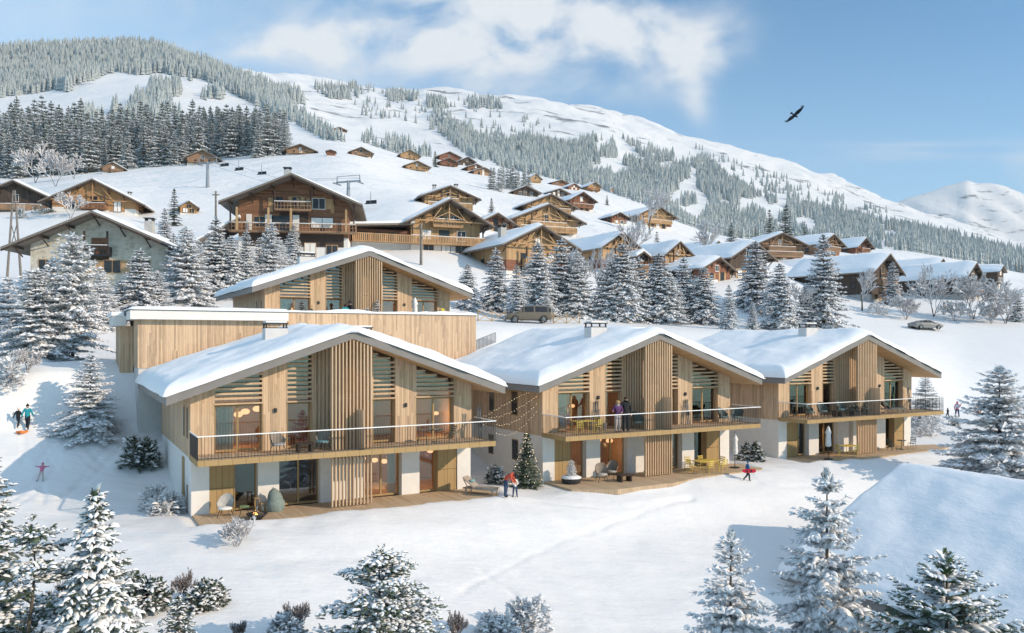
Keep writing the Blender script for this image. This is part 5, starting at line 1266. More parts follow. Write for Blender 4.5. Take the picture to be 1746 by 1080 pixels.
# ---------------------------------------------------------------- furniture on the terraces and balconies
BF = Z2+.165                                              # balcony floor
def put(O, z0, s, t, z=0): return world(O, z0, s, t, z)
def shell_chair(O, s, t, z, rot, mat, label, cushion='fabric_white', group=None):
    c = thing('armchair', label, 'armchair', put(O, 0, s, t, z), TH+R(rot), group)
    P = []
    for i in range(9):                                    # rounded shell from the left arm round the back to the right arm
        a = R(-200+220*i/8+ -0); a = R(-10+200*i/8); x, y = .36*math.cos(a), .34*math.sin(a); h = .30+.42*max(0, math.sin(a))
        P.append([(x*.80, y*.80, .34), (x*.98, y*.98, .34+h*.4), (x*1.12, y*1.12+.03*(h > .4), .34+h)])
    b = MB(); b.grid(P); b.grid([[(q[0]*.93, q[1]*.93, q[2]) for q in r][::-1] for r in P]); b.build('backrest', mat, c, smooth=True)
    MB().lathe([(.05, .36), (.31, .37), (.34, .43), (.30, .48), (.05, .49)], 14).build('seat_cushion', cushion, c, smooth=True)
    for sx_ in (-1, 1):
        for sy_ in (-1, 1): MB().tube([(sx_*.2, sy_*.2, .36), (sx_*.3, sy_*.28, 0)], [.02, .015], 6).build('leg', 'metal_dark', c)
    return c
def low_table(O, s, t, z, label, w_=.8, d=.5, h=.42, mat='beam_dark', round_=False):
    c = thing('coffee_table', label, 'coffee table', put(O, 0, s, t, z), TH)
    b = MB()
    if round_: b.lathe([(.02, h-.03), (w_/2, h-.03), (w_/2, h), (.02, h)], 18)
    else: b.box(-w_/2, w_/2, -d/2, d/2, h-.05, h)
    b.build('table_top', mat, c)
    for sx_ in (-1, 1):
        if round_: MB().tube([(sx_*.12, 0, h-.03), (sx_*.22, 0, 0)], .015, 6).build('leg', 'metal_dark', c)
        else: MB().box(sx_*w_*.36-.05, sx_*w_*.36+.05, -d*.4, d*.4, 0, h-.05).build('leg', mat, c)
    return c
def slat_chair(O, s, t, z, rot, mat, label, group):
    c = thing('chair', label, 'chair', put(O, 0, s, t, z), TH+R(rot), group)
    b = MB()
    for i in range(5): b.box(-.2, .2, -.2+.084*i, -.13+.084*i, .435, .46)
    b.build('seat', mat, c)
    b = MB(); 
    for i in range(3): b.box(-.2, .2, .2+.02*i, .22+.02*i, .56+.12*i, .63+.12*i)
    b.build('backrest', mat, c)
    for x in (-1, 1):
        MB().tube([(x*.19, -.2, .44), (x*.21, -.24, 0)], .015, 6).build('leg', mat, c); MB().tube([(x*.2, .27, .9), (x*.19, .2, .44), (x*.21, .28, 0)], .015, 6).build('leg', mat, c)
    return c
def dining_table(O, s, t, z, w_, d, mat, label, rot=0):
    c = thing('dining_table', label, 'table', put(O, 0, s, t, z), TH+R(rot))
    b = MB()
    for i in range(6): b.box(-w_/2, w_/2, -d/2+d/6*i+.006, -d/2+d/6*(i+1)-.006, .71, .74)
    b.build('table_top', mat, c)
    for x in (-1, 1):
        for y in (-1, 1): MB().tube([(x*w_*.42, y*d*.4, .71), (x*w_*.46, y*d*.44, 0)], .022, 6).build('leg', mat, c)
    return c
def bistro_table(O, s, t, z, mat, label):
    c = thing('bistro_table', label, 'table', put(O, 0, s, t, z), TH)
    MB().lathe([(.02, .70), (.34, .70), (.35, .715), (.34, .73), (.02, .73)], 18).build('table_top', mat, c); MB().tube([(0, 0, 0), (0, 0, .7)], .025, 8).build('stem', mat, c)
    b = MB(); 
    for a in (0, 2.09, 4.19): b.bar((0, 0, .06), (.28*math.cos(a), .28*math.sin(a), .01), .03)
    b.build('foot', mat, c)
def lounger(O, s, t, z, rot, label, cush='fabric_taupe', pillow_='fabric_teal'):
    c = thing('sun_lounger', label, 'sun lounger', put(O, 0, s, t, z), TH+R(rot))
    b = MB(); b.box(-.34, .34, -1.0, .95, .26, .31)
    b.build('frame', 'fabric_taupe', c)
    prof = [(-1.0, .31), (.25, .31), (.95, .80)]
    P = []
    for x in (-.33, -.29, .29, .33):
        row = []
        for (y, zz) in prof: row.append((x, y, zz+(.09 if abs(x) < .3 else 0)))
        P.append(row)
    m_ = MB(); m_.grid(P); m_.box(-.33, .33, -1.02, -.98, .28, .38); m_.build('mattress', cush, c, smooth=False)
    for x in (-.3, .3): MB().bar((x, .9, .76), (x, .6, .3), .04).build('back_support', 'fabric_taupe', c)
    m_ = MB(); m_.ball((0, .52, .66), .2, 10, 0, (1.2, .75, .45)); m_.build('pillow', pillow_, c, smooth=True)
    for x in (-1, 1):
        for y in (-.85, .75): MB().box(x*.3-.03, x*.3+.03, y-.03, y+.03, 0, .26).build('leg', 'fabric_taupe', c)
def skis(O, s, t, z, label, mat='ski_dark', pole=True, h=1.75, rz=0):
    c = thing('skis', label, 'skis', put(O, 0, s, t, z), TH+R(rz), 'skis leaning on the facades')
    for x in (-.07, .07):
        b = MB(); P = []
        for i in range(8): q = i/7; zz = h*q; w_ = .05-.012*math.sin(q*3.14); P.append([(x-w_, -.28+.26*q-(.05*(q > .93)), zz), (x+w_, -.28+.26*q-(.05*(q > .93)), zz)])
        b.grid(P); b.grid([[(u_[0], u_[1]+.02, u_[2]) for u_ in r][::-1] for r in P]); b.box(x-.035, x+.035, -.28+.26*.42-.07, -.28+.26*.42, h*.36, h*.52); b.build('ski', mat, c)
    if pole:
        for x in (-.2, .2):
            b = MB(); b.tube([(x, -.24, 0), (x, -.06, 1.2)], .012, 5).tube([(x, -.07, 1.1), (x, -.05, 1.25)], .02, 6).lathe([(.01, .08), (.05, .08), (.05, .09), (.01, .09)], 8, (x, -.23, 0)); b.build('ski_pole', 'metal_grey', c)
def parasol(p, h, label):
    c = thing('parasol', label, 'parasol', p, 0, 'closed white parasols')
    MB().lathe([(.03, 0), (.32, 0), (.32, .05), (.05, .08), (.03, .08)], 14).build('base', 'metal_dark', c); MB().tube([(0, 0, .05), (0, 0, h)], .025, 8).build('pole', 'beam_dark', c)
    b = MB(); P = []
    for zq, r in ((.38, .10), (.42, .16), (.55, .15), (.74, .13), (.80, .17), (.9, .10), (.97, .05), (1.0, .01)):
        P.append([(r*h*.45*(1+.25*math.cos(k*math.pi*8/12))*math.cos(k*math.pi/12), r*h*.45*(1+.25*math.cos(k*math.pi*8/12))*math.sin(k*math.pi/12), zq*h) for k in range(25)])
    b.grid(P); b.build('canopy', 'fabric_white', c, smooth=True); MB().ball((0, 0, h+.03), .04).build('finial', 'beam_dark', c)
def potted_tree(p, H, label, seed, green=True, pot=.28, snowpot=False, bowl=False):
    c = thing('potted_conifer', label, 'potted plant', p, 0)
    pt = MB(); pt.lathe([(pot*.8, 0), (pot, .05), (pot*1.05, .34), (pot*.95, .36), (pot*.9, .30), (.02, .30)], 16); pt.build('pot', 'pot_black', c)
    if snowpot: MB().lathe([(pot*1.06, .30), (pot*1.1, .36), (pot*.8, .44), (.02, .46)], 14).build('snow_cover', 'tree_snow', c, smooth=True)
    me = conifer(seed, H-.3, (H-.3)*.36, 10, 7, 'mid', .3, .35, .15 if green else .85, 1.0, .02, .85, 'needles' if green else 'needles_frosted', .45)
    for m in me: link(m.name.split('.')[0], m, c, (0, 0, .3))
# near chalet, terrace
shell_chair(A0, 1.35, -1.15, .04, -25, 'fabric_grey', 'light grey armchair with a pale cushion on the near terrace, by the oak shutters')
low_table(A0, 2.15, -1.5, .04, 'small round sage-green side table next to the grey armchair on the near terrace', .46, .46, .5, 'fabric_green', True)
bb = thing('bean_bag', 'sage-green bean bag on the near terrace', 'bean bag', put(A0, 0, 3.75, -.85, .04), TH+R(15))
P = []
for i in range(11):
    q = i/10; zz = 1.05*q; r = (.44*math.sqrt(max(0, 1-(max(0, q-.3)/.72)**2)) if q > .3 else .40+.04*q/.3)*(1 if q > 0 else .9)
    P.append([(r*math.cos(k*math.pi/9)*(1.05 if q < .5 else .9), r*math.sin(k*math.pi/9)*.95+.26*max(0, q-.3)**1.2, zz) for k in range(19)])
MB().grid(P).build('cover', 'fabric_sage', bb, smooth=True)
MB().tube([(0, .16, 1.04), (0, .26, 1.12), (0, .32, 1.02)], .018, 6).build('handle', 'fabric_sage', bb)
fp = thing('fire_pit', 'black fire bowl with burning logs on the near terrace', 'fire pit', put(A0, 0, 2.55, -2.35, .04), TH)
MB().lathe([(.22, 0), (.26, .05), (.46, .22), (.50, .27), (.45, .27), (.3, .16), (.02, .14)], 18).build('bowl', 'pot_black', fp, smooth=True)
b = MB(); 
for k in range(5): b.tube([(.3*math.cos(k*1.3), .3*math.sin(k*1.3), .22), (-.12*math.cos(k*1.3+.5), -.12*math.sin(k*1.3+.5), .36)], .05, 6)
b.build('log', 'bark', fp)
b = MB(); 
for k in range(6): b.lathe([(.07, .24), (.09, .32), (.04, .45), (.005, .55+.05*(k % 3))], 6, (.14*math.cos(k), .14*math.sin(k), 0))
fo_ = b.build('flames', 'fire_glow', fp); fo_.scale = (.75, .75, .42); fo_.location = (0, 0, .13)
for k, (s_, t_) in enumerate(((2.95, -.45), (3.2, -.6))):
    c = thing('lantern', ('tall' if k == 0 else 'short')+' brass-framed lantern by the glass door on the near terrace', 'lantern', put(A0, 0, s_, t_, .04), TH); h = .62-.25*k
    f_ = MB(); 
    for x in (-.1, .1):
        for y in (-.1, .1): f_.box(x-.012, x+.012, y-.012, y+.012, 0, h)
    f_.box(-.12, .12, -.12, .12, 0, .03).box(-.12, .12, -.12, .12, h, h+.03); f_.build('frame', 'oak_panel', c); MB().lathe([(.04, .03), (.04, .2), (.01, .21)], 8).build('candle', 'fabric_white', c)
lounger(A0, 14.5, -1.75, .04, 35, 'taupe sun lounger with a teal pillow at the right end of the near terrace')
# near chalet, balcony
shell_chair(A0, 3.75, -1.35, BF, 20, 'wicker', 'wicker armchair on the near balcony, left of the low dark table', 'fabric_grey')
low_table(A0, 5.0, -1.45, BF, 'low dark coffee table between the wicker armchairs on the near balcony', .85, .55)
shell_chair(A0, 5.95, -1.3, BF, -50, 'wicker', 'wicker armchair with a teal throw on the near balcony, right of the low dark table', 'fabric_teal')
slat_chair(A0, 11.2, -1.5, BF, 70, 'paint_dark_green', 'dark metal chair left of the round table on the near balcony', 'bistro chairs on the near balcony')
bistro_table(A0, 12.0, -1.5, BF, 'paint_dark_green', 'dark round bistro table on the near balcony')
slat_chair(A0, 12.8, -1.5, BF, -80, 'paint_dark_green', 'dark metal chair right of the round table on the near balcony', 'bistro chairs on the near balcony')
skis(A0, 14.9, -.7, BF, 'upright skis at the right end of the near balcony', 'ski_dark', False)
# middle chalet
potted_tree(put(B0, 0, 1.2, -1.2, .04), 1.35, 'snow-covered little conifer in a wide black bowl on the middle terrace', 501, False, .55, True)
shell_chair(B0, 3.1, -1.6, .04, -15, 'wicker', 'wicker armchair left of the low table on the middle terrace', 'fabric_grey')
shell_chair(B0, 4.3, -.9, .04, -60, 'wicker', 'wicker armchair with a grey throw against the wall of the middle terrace', 'fabric_grey')
low_table(B0, 4.3, -2.2, .04, 'low dark block-legged coffee table on the middle terrace', .95, .6, .4)
skis(B0, 6.42, .2, .04, 'white and dark skis leaning beside the slat screen of the middle terrace', 'ski_white', False)
dining_table(B0, 10.9, -1.9, .04, 1.7, .85, 'paint_yellow', 'yellow dining table on the middle terrace')
for k, (s_, t_, r_, lab) in enumerate(((10.3, -1.1, 0, 'yellow chair behind the left half of the middle terrace table'), (11.4, -1.1, 0, 'yellow chair behind the right half of the middle terrace table'), (10.4, -2.75, 180, 'yellow chair in front of the left half of the middle terrace table'), (11.5, -2.75, 180, 'yellow chair in front of the right half of the middle terrace table'), (9.75, -1.9, 90, 'yellow chair at the left head of the middle terrace table'), (12.1, -1.9, -90, 'yellow chair at the right head of the middle terrace table'))):
    slat_chair(B0, s_, t_, .04, r_, 'paint_yellow', lab, 'yellow dining chairs')
parasol(put(B0, 0, 13.7, -1.6, .04), 2.3, 'closed white parasol at the right end of the middle terrace')
dining_table(B0, 2.0, -1.3, BF, 1.3, .8, 'paint_yellow', 'yellow dining table on the middle balcony')
for s_, t_, r_, lab in ((1.3, -1.9, 160, 'yellow chair front left of the middle balcony table'), (2.5, -2.0, 190, 'yellow chair front right of the middle balcony table'), (2.9, -1.1, -80, 'yellow chair at the right head of the middle balcony table')):
    slat_chair(B0, s_, t_, BF, r_, 'paint_yellow', lab, 'yellow dining chairs')
skis(B0, 3.75, -.10, BF, 'dark snowboard-like skis leaning under the left lamp of the middle balcony', 'ski_dark')
skis(B0, 10.85, -.10, BF, 'dark skis leaning under the right lamp of the middle balcony', 'ski_dark', True, 1.6)
bk = thing('ski_bucket', 'metal bucket beside the dark skis on the middle balcony', 'bucket', put(B0, 0, 4.15, -.35, BF), TH); MB().lathe([(.14, 0), (.19, .42), (.17, .42), (.13, .05), (.01, .05)], 12).build('pail', 'metal_grey', bk); MB().tube([(-.19, 0, .42), (0, 0, .56), (.19, 0, .42)], .01, 5).build('handle', 'metal_dark', bk)
shell_chair(B0, 13.1, -1.2, BF, 10, 'paint_dark_green', 'dark armchair at the right of the middle balcony, nearer the wall', 'fabric_sage')
shell_chair(B0, 14.0, -1.5, BF, -60, 'paint_dark_green', 'dark armchair at the far right end of the middle balcony', 'fabric_sage')
shell_chair(B0, 6.2, -1.1, BF, 0, 'paint_dark_green', 'dark green armchair behind the couple on the middle balcony', 'fabric_sage')
# far chalet
parasol(put(C0, 0, 2.6, -2.1, .04), 2.35, 'closed white parasol on the far terrace')
dining_table(C0, 6.0-.6, -1.5, .04, 1.3, .8, 'paint_yellow', 'yellow dining table on the far terrace')
slat_chair(C0, 4.4, -1.6, .04, 80, 'paint_yellow', 'yellow chair left of the far terrace table', 'yellow dining chairs'); slat_chair(C0, 5.1, -2.3, .04, 170, 'paint_yellow', 'yellow chair in front of the far terrace table', 'yellow dining chairs')
bistro_table(C0, 11.6, -1.4, .04, 'paint_dark_green', 'dark green round table on the far terrace')
slat_chair(C0, 10.5, -1.4, .04, 80, 'paint_dark_green', 'dark green chair left of the round table on the far terrace', 'bistro chairs on the far terrace'); slat_chair(C0, 12.7, -1.5, .04, -80, 'paint_dark_green', 'dark green chair right of the round table on the far terrace', 'bistro chairs on the far terrace')
skis_t = [(1.0, 'shell'), (2.2, 'shell')]
shell_chair(C0, 1.6, -1.4, BF, 20, 'paint_dark_green', 'dark armchair at the left end of the far balcony', 'fabric_sage'); shell_chair(C0, 3.0, -1.3, BF, -20, 'paint_dark_green', 'second dark armchair from the left on the far balcony', 'fabric_sage')
low_table(C0, 4.3, -1.5, BF, 'low dark table on the far balcony')
shell_chair(C0, 5.3, -1.0, BF, 0, 'paint_dark_green', 'dark armchair before the slats of the far balcony', 'fabric_teal')
for k, (s_, t_) in enumerate(((5.9, -1.7), (6.9, -1.5))):
    p = put(C0, 0, s_, t_, BF); c = thing('planter_shrub', ('left' if k == 0 else 'right')+' of two dark evergreen planters on the far balcony', 'potted plant', p, TH)
    MB().box(-.32, .32, -.22, .22, 0, .4).build('planter', 'pot_black', c); o = link('foliage', shrub_mesh(520+k, .42, .6, 160, 'needles', .15, .16), c, (0, 0, .36))
lounger(C0, 10.4, -1.4, BF, 75, 'dark sun lounger on the far balcony', 'paint_dark_green', 'fabric_sage')
skis(C0, 13.9, -.3, BF, 'skis leaning at the right end of the far balcony', 'ski_dark', False)
# upper chalet terrace
DT = 9.24
potted_tree(put(D0, 0, 2.35, -1.2, DT), 2.0, 'small green fir in a pot left on the upper terrace', 511)
potted_tree(put(D0, 0, 3.0, -1.3, DT), 1.5, 'smaller green fir beside the first on the upper terrace', 512)
potted_tree(put(D0, 0, 7.9, -1.9, DT), 2.2, 'white frosted little fir on the upper terrace right of the couple', 513, False)
potted_tree(put(D0, 0, 7.0, -2.2, DT), 1.55, 'low frosted potted bush between the couple and the white fir on the upper terrace', 514, False)
parasol(put(D0, 0, 11.0, -1.8, DT), 2.5, 'closed white parasol on the upper terrace')
skis(D0, 14.1, -.15, DT, 'bright yellow skis leaning at the right corner of the upper chalet', 'ski_yellow', False)
# pendant lamps seen through the glass
def pendant(O, z0, s, t, z, top, label, r=.2, watt=0):
    c = thing('pendant_lamp', label, 'lamp', put(O, z0, s, t, z), TH, 'glowing pendant lamps behind the windows')
    MB().ball((0, 0, 0), r, 12, 0, (1.15, 1.15, .75)).build('lamp_shade', 'lamp_glow', c, smooth=True); MB().tube([(0, 0, r*.7), (0, 0, top-z)], .012, 5).build('cord', 'metal_dark', c)
    if watt:
        ld = bpy.data.lights.new('bulb', 'POINT'); ld.energy = watt; ld.color = (1, .62, .34); ld.shadow_soft_size = .12
        lo = bpy.data.objects.new('bulb', ld); col.objects.link(lo); lo.parent = c; lo.location = (0, .45, -r*.75-.14)
for s_, t_, z_, lab in ((1.45, 1.3, 4.75, 'leftmost of the pendant lamps in the upper left window of the near chalet'), (1.95, 1.5, 4.62, 'second pendant lamp in the upper left window of the near chalet'), (2.45, 1.6, 4.6, 'third pendant lamp in the upper left window of the near chalet'), (2.75, 1.4, 4.75, 'fourth pendant lamp in the upper left window of the near chalet'), (3.3, 1.2, 4.88, 'rightmost pendant lamp in the upper left window of the near chalet')): pendant(A0, 0, s_, t_, z_, 5.6, lab, .2, 130 if 'third' in lab else 0)
for s_, z_, lab in ((8.9, 1.95, 'pendant lamp left in the ground floor window right of the near slat screen'), (9.6, 1.8, 'second pendant lamp in the ground floor window right of the near slat screen'), (10.15, 1.7, 'third pendant lamp in the ground floor window right of the near slat screen'), (10.5, 1.9, 'fourth pendant lamp in the ground floor window right of the near slat screen'), (12.9, 2.1, 'pendant lamp behind the narrow right door of the near terrace')): pendant(A0, 0, s_, 1.4, z_, 2.5, lab, .17, 70 if 'third' in lab or 'narrow' in lab else 0)
for s_, z_, lab in ((5.0, 2.05, 'left pendant lamp in the middle chalet ground floor window'), (5.9, 1.95, 'right pendant lamp in the middle chalet ground floor window')): pendant(B0, 0, s_, 1.5, z_, 2.5, lab, .2, 70 if 'right' in lab else 0)
pendant(B0, 0, 2.9, 1.3, 4.3, 5.6, 'glowing lamp in the upper left window of the middle chalet', .16, 100)
pendant(C0, 0, 4.8, 1.2, 1.7, 2.5, 'glowing lamp in the ground floor window of the far chalet', .16, 100)
pendant(A0, 0, 13.3, 1.5, 4.2, 5.6, 'glowing lamp in the upper right window of the near chalet', .14, 100)
pendant(D0, 6.35, 12.0, 1.3, 4.5, 5.6, 'pinkish lamp in the right window of the upper chalet', .22, 100)
pendant(B0, 0, 12.3, 1.3, 4.3, 5.6, 'glowing lamp in the upper right window of the middle chalet', .15, 100)
pendant(C0, 0, 2.3, 1.3, 4.4, 5.6, 'glowing lamp in the upper left window of the far chalet', .15, 100)
pendant(D0, 6.35, 2.2, 1.4, 4.4, 5.6, 'lamp in the left window of the upper chalet', .15, 100)
# Christmas tree with lights, fairy lights on the side wall
p = place(898, 832); H = top_height(p, 738); me = conifer(530, H, H*.30, 22, 10, 'near', .25, .3, .05, .7, .02, .95, 'needles_fresh', .9, .12)
ct = thing('christmas_tree', 'green Christmas tree with fairy lights between the near and middle chalets', 'christmas tree', p)
for m in me: link(m.name.split('.')[0], m, ct)
b = MB(); rl = random.Random(3)
for k in range(110):
    q = rl.random()**.8; a = k*2.4; r = H*.30*(1-q)**.95*1.02+.04; b.ball((r*math.cos(a), r*math.sin(a), H*(.06+.93*q)-.10*r), .015, 4)
b.build('fairy_lights', 'fairy_glow', ct)
fl = thing('fairy_light_string', 'strands of fairy lights strung before the side wall of the middle chalet', 'fairy lights', put(A0, 0, 15.0, -.5, 4.0), 0)
a_, b_ = Vector((0, 0, 0)), put(B0, 0, -.1, .6, 4.4)-put(A0, 0, 15.0, -.5, 4.0)
for k in range(4):
    e = b_+Vector((0, 0, -.2+.45*k)); pts = [a_.lerp(e, i/12)+Vector((0, 0, -(.5+.1*k)*math.sin(math.pi*i/12)+(0.5*k-.6)*math.sin(math.pi*i/12))) for i in range(13)]
    wv = MB().tube(pts, .004, 3).build('wire', 'metal_dark', fl); bm_ = MB()
    for i in range(24):
        q = i/23*12; i0 = min(11, int(q)); bm_.ball(pts[i0].lerp(pts[i0+1], q-i0)-Vector((0, 0, .05+.1*rl.random())), .013, 4)
    bm_.build('bulb_row', 'fairy_glow', wv)

# ---------------------------------------------------------------- cars
def car(p, rz, Ln, Wd, label, body, suv=True):
    c = thing('parked_car', label, 'car', p, rz)
    # stations along x (front at +): x, bottom, belt height, roof height, half width belt, half width roof
    if suv: st = [(-.50,.52,.80,.82,.40,.38),(-.485,.42,.98,1.02,.46,.42),(-.46,.38,1.05,1.55,.48,.40),(-.40,.36,1.08,1.74,.49,.40),(-.10,.34,1.08,1.80,.5,.41),(.12,.34,1.08,1.76,.5,.40),(.255,.34,1.07,1.12,.5,.46),(.36,.36,1.04,1.06,.49,.46),(.46,.40,.94,.96,.46,.42),(.495,.46,.80,.82,.42,.40)]
    else: st = [(-.50,.42,.72,.74,.38,.36),(-.48,.30,.88,.90,.44,.42),(-.40,.24,.94,.97,.48,.42),(-.22,.22,.92,1.22,.49,.34),(-.04,.20,.90,1.32,.49,.34),(.08,.20,.89,1.27,.49,.34),(.24,.20,.86,.89,.49,.44),(.36,.22,.80,.82,.48,.44),(.46,.26,.68,.70,.45,.42),(.50,.34,.56,.58,.40,.38)]
    P = []; G = MB()
    for (x, zb, zl, zr_, wb, wr) in st:
        X = x*Ln; a, r_ = wb*Wd, wr*Wd
        P.append([(X, -a*.9, zb), (X, -a, zb+.18), (X, -a, (zb+zl)/2+.05), (X, -a*.975, zl), (X, -r_, zr_-.04), (X, -r_*.8, zr_), (X, 0, zr_+.015), (X, r_*.8, zr_), (X, r_, zr_-.04), (X, a*.975, zl), (X, a, (zb+zl)/2+.05), (X, a, zb+.18), (X, a*.9, zb)])
    b = MB(); b.grid(P); n = len(P[0]); b.add(P[0], [tuple(range(n))]); b.add(P[-1], [tuple(range(n-1, -1, -1))])
    bd = b.build('body', body, c, smooth=True)
    g = MB(); i0, i1 = (2, 6) if suv else (2, 6)
    def quad(a, b2, c2, d, off):
        cs = [Vector(v) for v in (a, b2, c2, d)]; m_ = sum(cs, Vector())/4; nn = (cs[1]-cs[0]).cross(cs[3]-cs[0]).normalized()
        if nn.dot(m_-Vector((0, 0, .8))) < 0: nn = -nn
        g.add([m_+(v-m_)*.86+nn*off for v in cs], [(0, 1, 2, 3)])
    for i in range(i0, i1):
        for (j0, j1) in ((3, 4), (9, 8)): quad(P[i][j0], P[i+1][j0], P[i+1][j1], P[i][j1], .012)
    quad(P[i1-1][4], P[i1-1][8], P[i1][8], P[i1][4], .02); quad(P[1][4], P[1][8], P[i0 if suv else 3][8], P[i0 if suv else 3][4], .02)
    g.build('window_glass', 'window_dark', c)
    wr_ = .39 if suv else .335
    for x in (-.30, .305):
        for s in (-1, 1):
            w_ = MB(); q = []
            for yy, rr in ((-.11, .8), (-.12, .98), (-.08, 1), (.08, 1), (.12, .98), (.11, .8)): q.append([(x*Ln+wr_*rr*math.cos(k*math.pi/9), s*(.46*Wd)+yy, wr_+wr_*rr*math.sin(k*math.pi/9)) for k in range(19)])
            w_.grid(q); wh = w_.build('wheel', 'black_rubber', c, smooth=True); rm = MB()
            for k in range(5): a = k*1.257; rm.bar((x*Ln, s*(.46*Wd+.115), wr_), (x*Ln+wr_*.66*math.cos(a), s*(.46*Wd+.115), wr_+wr_*.66*math.sin(a)), .08)
            rm.build('rim', 'metal_grey', wh)
    for s in (-1, 1):
        MB().box(.487*Ln, .5*Ln, s*.34*Wd-.14, s*.34*Wd+.14, (.72 if suv else .52), (.86 if suv else .62)).build('headlight', 'rail_white', c)
        MB().box(-.503*Ln, -.49*Ln, s*.36*Wd-.09, s*.36*Wd+.09, .70, .86 if suv else .8).build('taillight', 'boot_red', c)
        MB().box(.22*Ln, .25*Ln, s*.53*Wd-.06, s*.53*Wd+.06, (1.1 if suv else .9), (1.24 if suv else 1.0)).build('mirror', body, c)
    b = MB()
    for s in (-1, 1): b.bar((-.36*Ln, s*.36*Wd, 1.82), (.08*Ln, s*.36*Wd, 1.84), .04)
    if suv: b.build('roof_rack', 'metal_grey', c)
p = place(902, 551); car(p, R(183), 80/F_PX*p.y, 1.9, 'champagne-coloured off-roader parked on the snow behind the middle chalet', 'car_champagne', True)
p = place(1578, 562); car(p, R(8), 54/F_PX*p.y, 1.9, 'silver low coupe parked alone on the snowfield at right', 'car_silver', False)

# ---------------------------------------------------------------- people
def person(p, face, H, pose, mats, label, hat=None, hair=None, scarf=None, z=None, rot=None):
    """one skinned body. pose: joint name -> (x, y, z) in body heights, x right, y back, z up; face = heading (degrees)"""
    J = {'pelvis': (0, 0, .52), 'belly': (0, 0, .60), 'chest': (0, .005, .72), 'neck': (0, .0, .835), 'head': (0, -.012, .90), 'crown': (0, -.008, .965),
         'shr': (.105, 0, .80), 'elr': (.145, .01, .64), 'har': (.145, -.04, .50), 'shl': (-.105, 0, .80), 'ell': (-.145, .01, .64), 'hal': (-.145, -.04, .50),
         'hpr': (.052, 0, .49), 'knr': (.06, -.015, .275), 'anr': (.062, .01, .045), 'tor': (.066, -.075, .022), 'hpl': (-.052, 0, .49), 'knl': (-.06, -.015, .275), 'anl': (-.062, .01, .045), 'tol': (-.066, -.075, .022)}
    J.update(pose)
    rad = dict(pelvis=.080, belly=.078, chest=.088, neck=.036, head=.055, crown=.046, shr=.050, shl=.050, elr=.038, ell=.038, har=.024, hal=.024, hpr=.064, hpl=.064, knr=.047, knl=.047, anr=.036, anl=.036, tor=.026, tol=.026)
    E_ = [('pelvis', 'belly', 1), ('belly', 'chest', 1), ('chest', 'neck', 1), ('neck', 'head', 2), ('head', 'crown', 2), ('chest', 'shr', 1), ('shr', 'elr', 1), ('elr', 'har', 1), ('chest', 'shl', 1), ('shl', 'ell', 1), ('ell', 'hal', 1),
          ('pelvis', 'hpr', 3), ('hpr', 'knr', 3), ('knr', 'anr', 3), ('anr', 'tor', 4), ('pelvis', 'hpl', 3), ('hpl', 'knl', 3), ('knl', 'anl', 3), ('anl', 'tol', 4)]
    for s in 'rl':                                          # five fingers on each hand
        h = Vector(J['ha'+s]); d = (h-Vector(J['el'+s])).normalized(); sd = d.orthogonal().normalized(); up = d.cross(sd)
        J['pa'+s] = tuple(h+d*.022); rad['pa'+s] = .020; E_.append(('ha'+s, 'pa'+s, 5))
        for i in range(4):
            o = (i-1.5)*.0105; l = (.034, .042, .040, .030)[i]; k1, k2 = 'f%s%da' % (s, i), 'f%s%db' % (s, i)
            J[k1] = tuple(Vector(J['pa'+s])+d*l*.55+sd*o); J[k2] = tuple(Vector(J['pa'+s])+d*l+sd*o+up*.012); rad[k1] = .0062; rad[k2] = .0050; E_ += [('pa'+s, k1, 5), (k1, k2, 5)]
        J['th'+s] = tuple(h+d*.020+sd*.030+up*.008); rad['th'+s] = .0065; E_.append(('ha'+s, 'th'+s, 5))
    names = list(J); me = bpy.data.meshes.new('person'); ix = {n: i for i, n in enumerate(names)}
    me.from_pydata([Vector(J[n])*H for n in names], [(ix[a], ix[b]) for a, b, m in E_], []); tmp = bpy.data.objects.new('person', me); col.objects.link(tmp)
    sk = tmp.modifiers.new('skin', 'SKIN'); sk.use_smooth_shade = True; sb = tmp.modifiers.new('smooth', 'SUBSURF'); sb.levels = sb.render_levels = 1
    for i, n in enumerate(names): d = me.skin_vertices[0].data[i]; d.radius = (rad[n]*H, rad[n]*H); d.use_root = (n == 'pelvis')
    dg = bpy.context.evaluated_depsgraph_get(); out_ = bpy.data.meshes.new_from_object(tmp.evaluated_get(dg)); bpy.data.objects.remove(tmp); out_.name = 'person'
    out_.materials.clear()
    for m in (mats.get('glove', 'skin'), mats['top'], 'skin', mats['legs'], mats['boot']): out_.materials.append(MATS[m])
    segs = [(Vector(J[a])*H, Vector(J[b])*H, m, (rad[a]+rad[b])/2*H) for a, b, m in E_]
    for f in out_.polygons:
        c = f.center; best = min(segs, key=lambda s_: ((c-s_[0]-(s_[1]-s_[0])*max(0, min(1, (c-s_[0]).dot(s_[1]-s_[0])/max(1e-9, (s_[1]-s_[0]).length_squared)))).length-s_[3]))
        f.material_index = best[2] % 5; f.use_smooth = True
    o = link('person', out_, None, (p.x, p.y, p.z if z is None else z)); o.rotation_euler = rot or (0, 0, R(face)); tag(o, label, 'person')
    hd = Vector(J['head'])*H; up = (Vector(J['crown'])-Vector(J['head'])).normalized(); fr = Vector((0, -1, 0)) if abs(up.y) < .6 else Vector((0, 0, -1)); fr = (fr-up*fr.dot(up)).normalized(); sd = up.cross(fr)
    e = MB()
    for s in (-1, 1): e.ball(hd+fr*.052*H+sd*s*.02*H+up*.012*H, .0075*H, 6)
    e.build('eyes', 'hair_dark', o)
    n_ = MB(); n_.ball(hd+fr*.058*H-up*.006*H, .010*H, 6); 
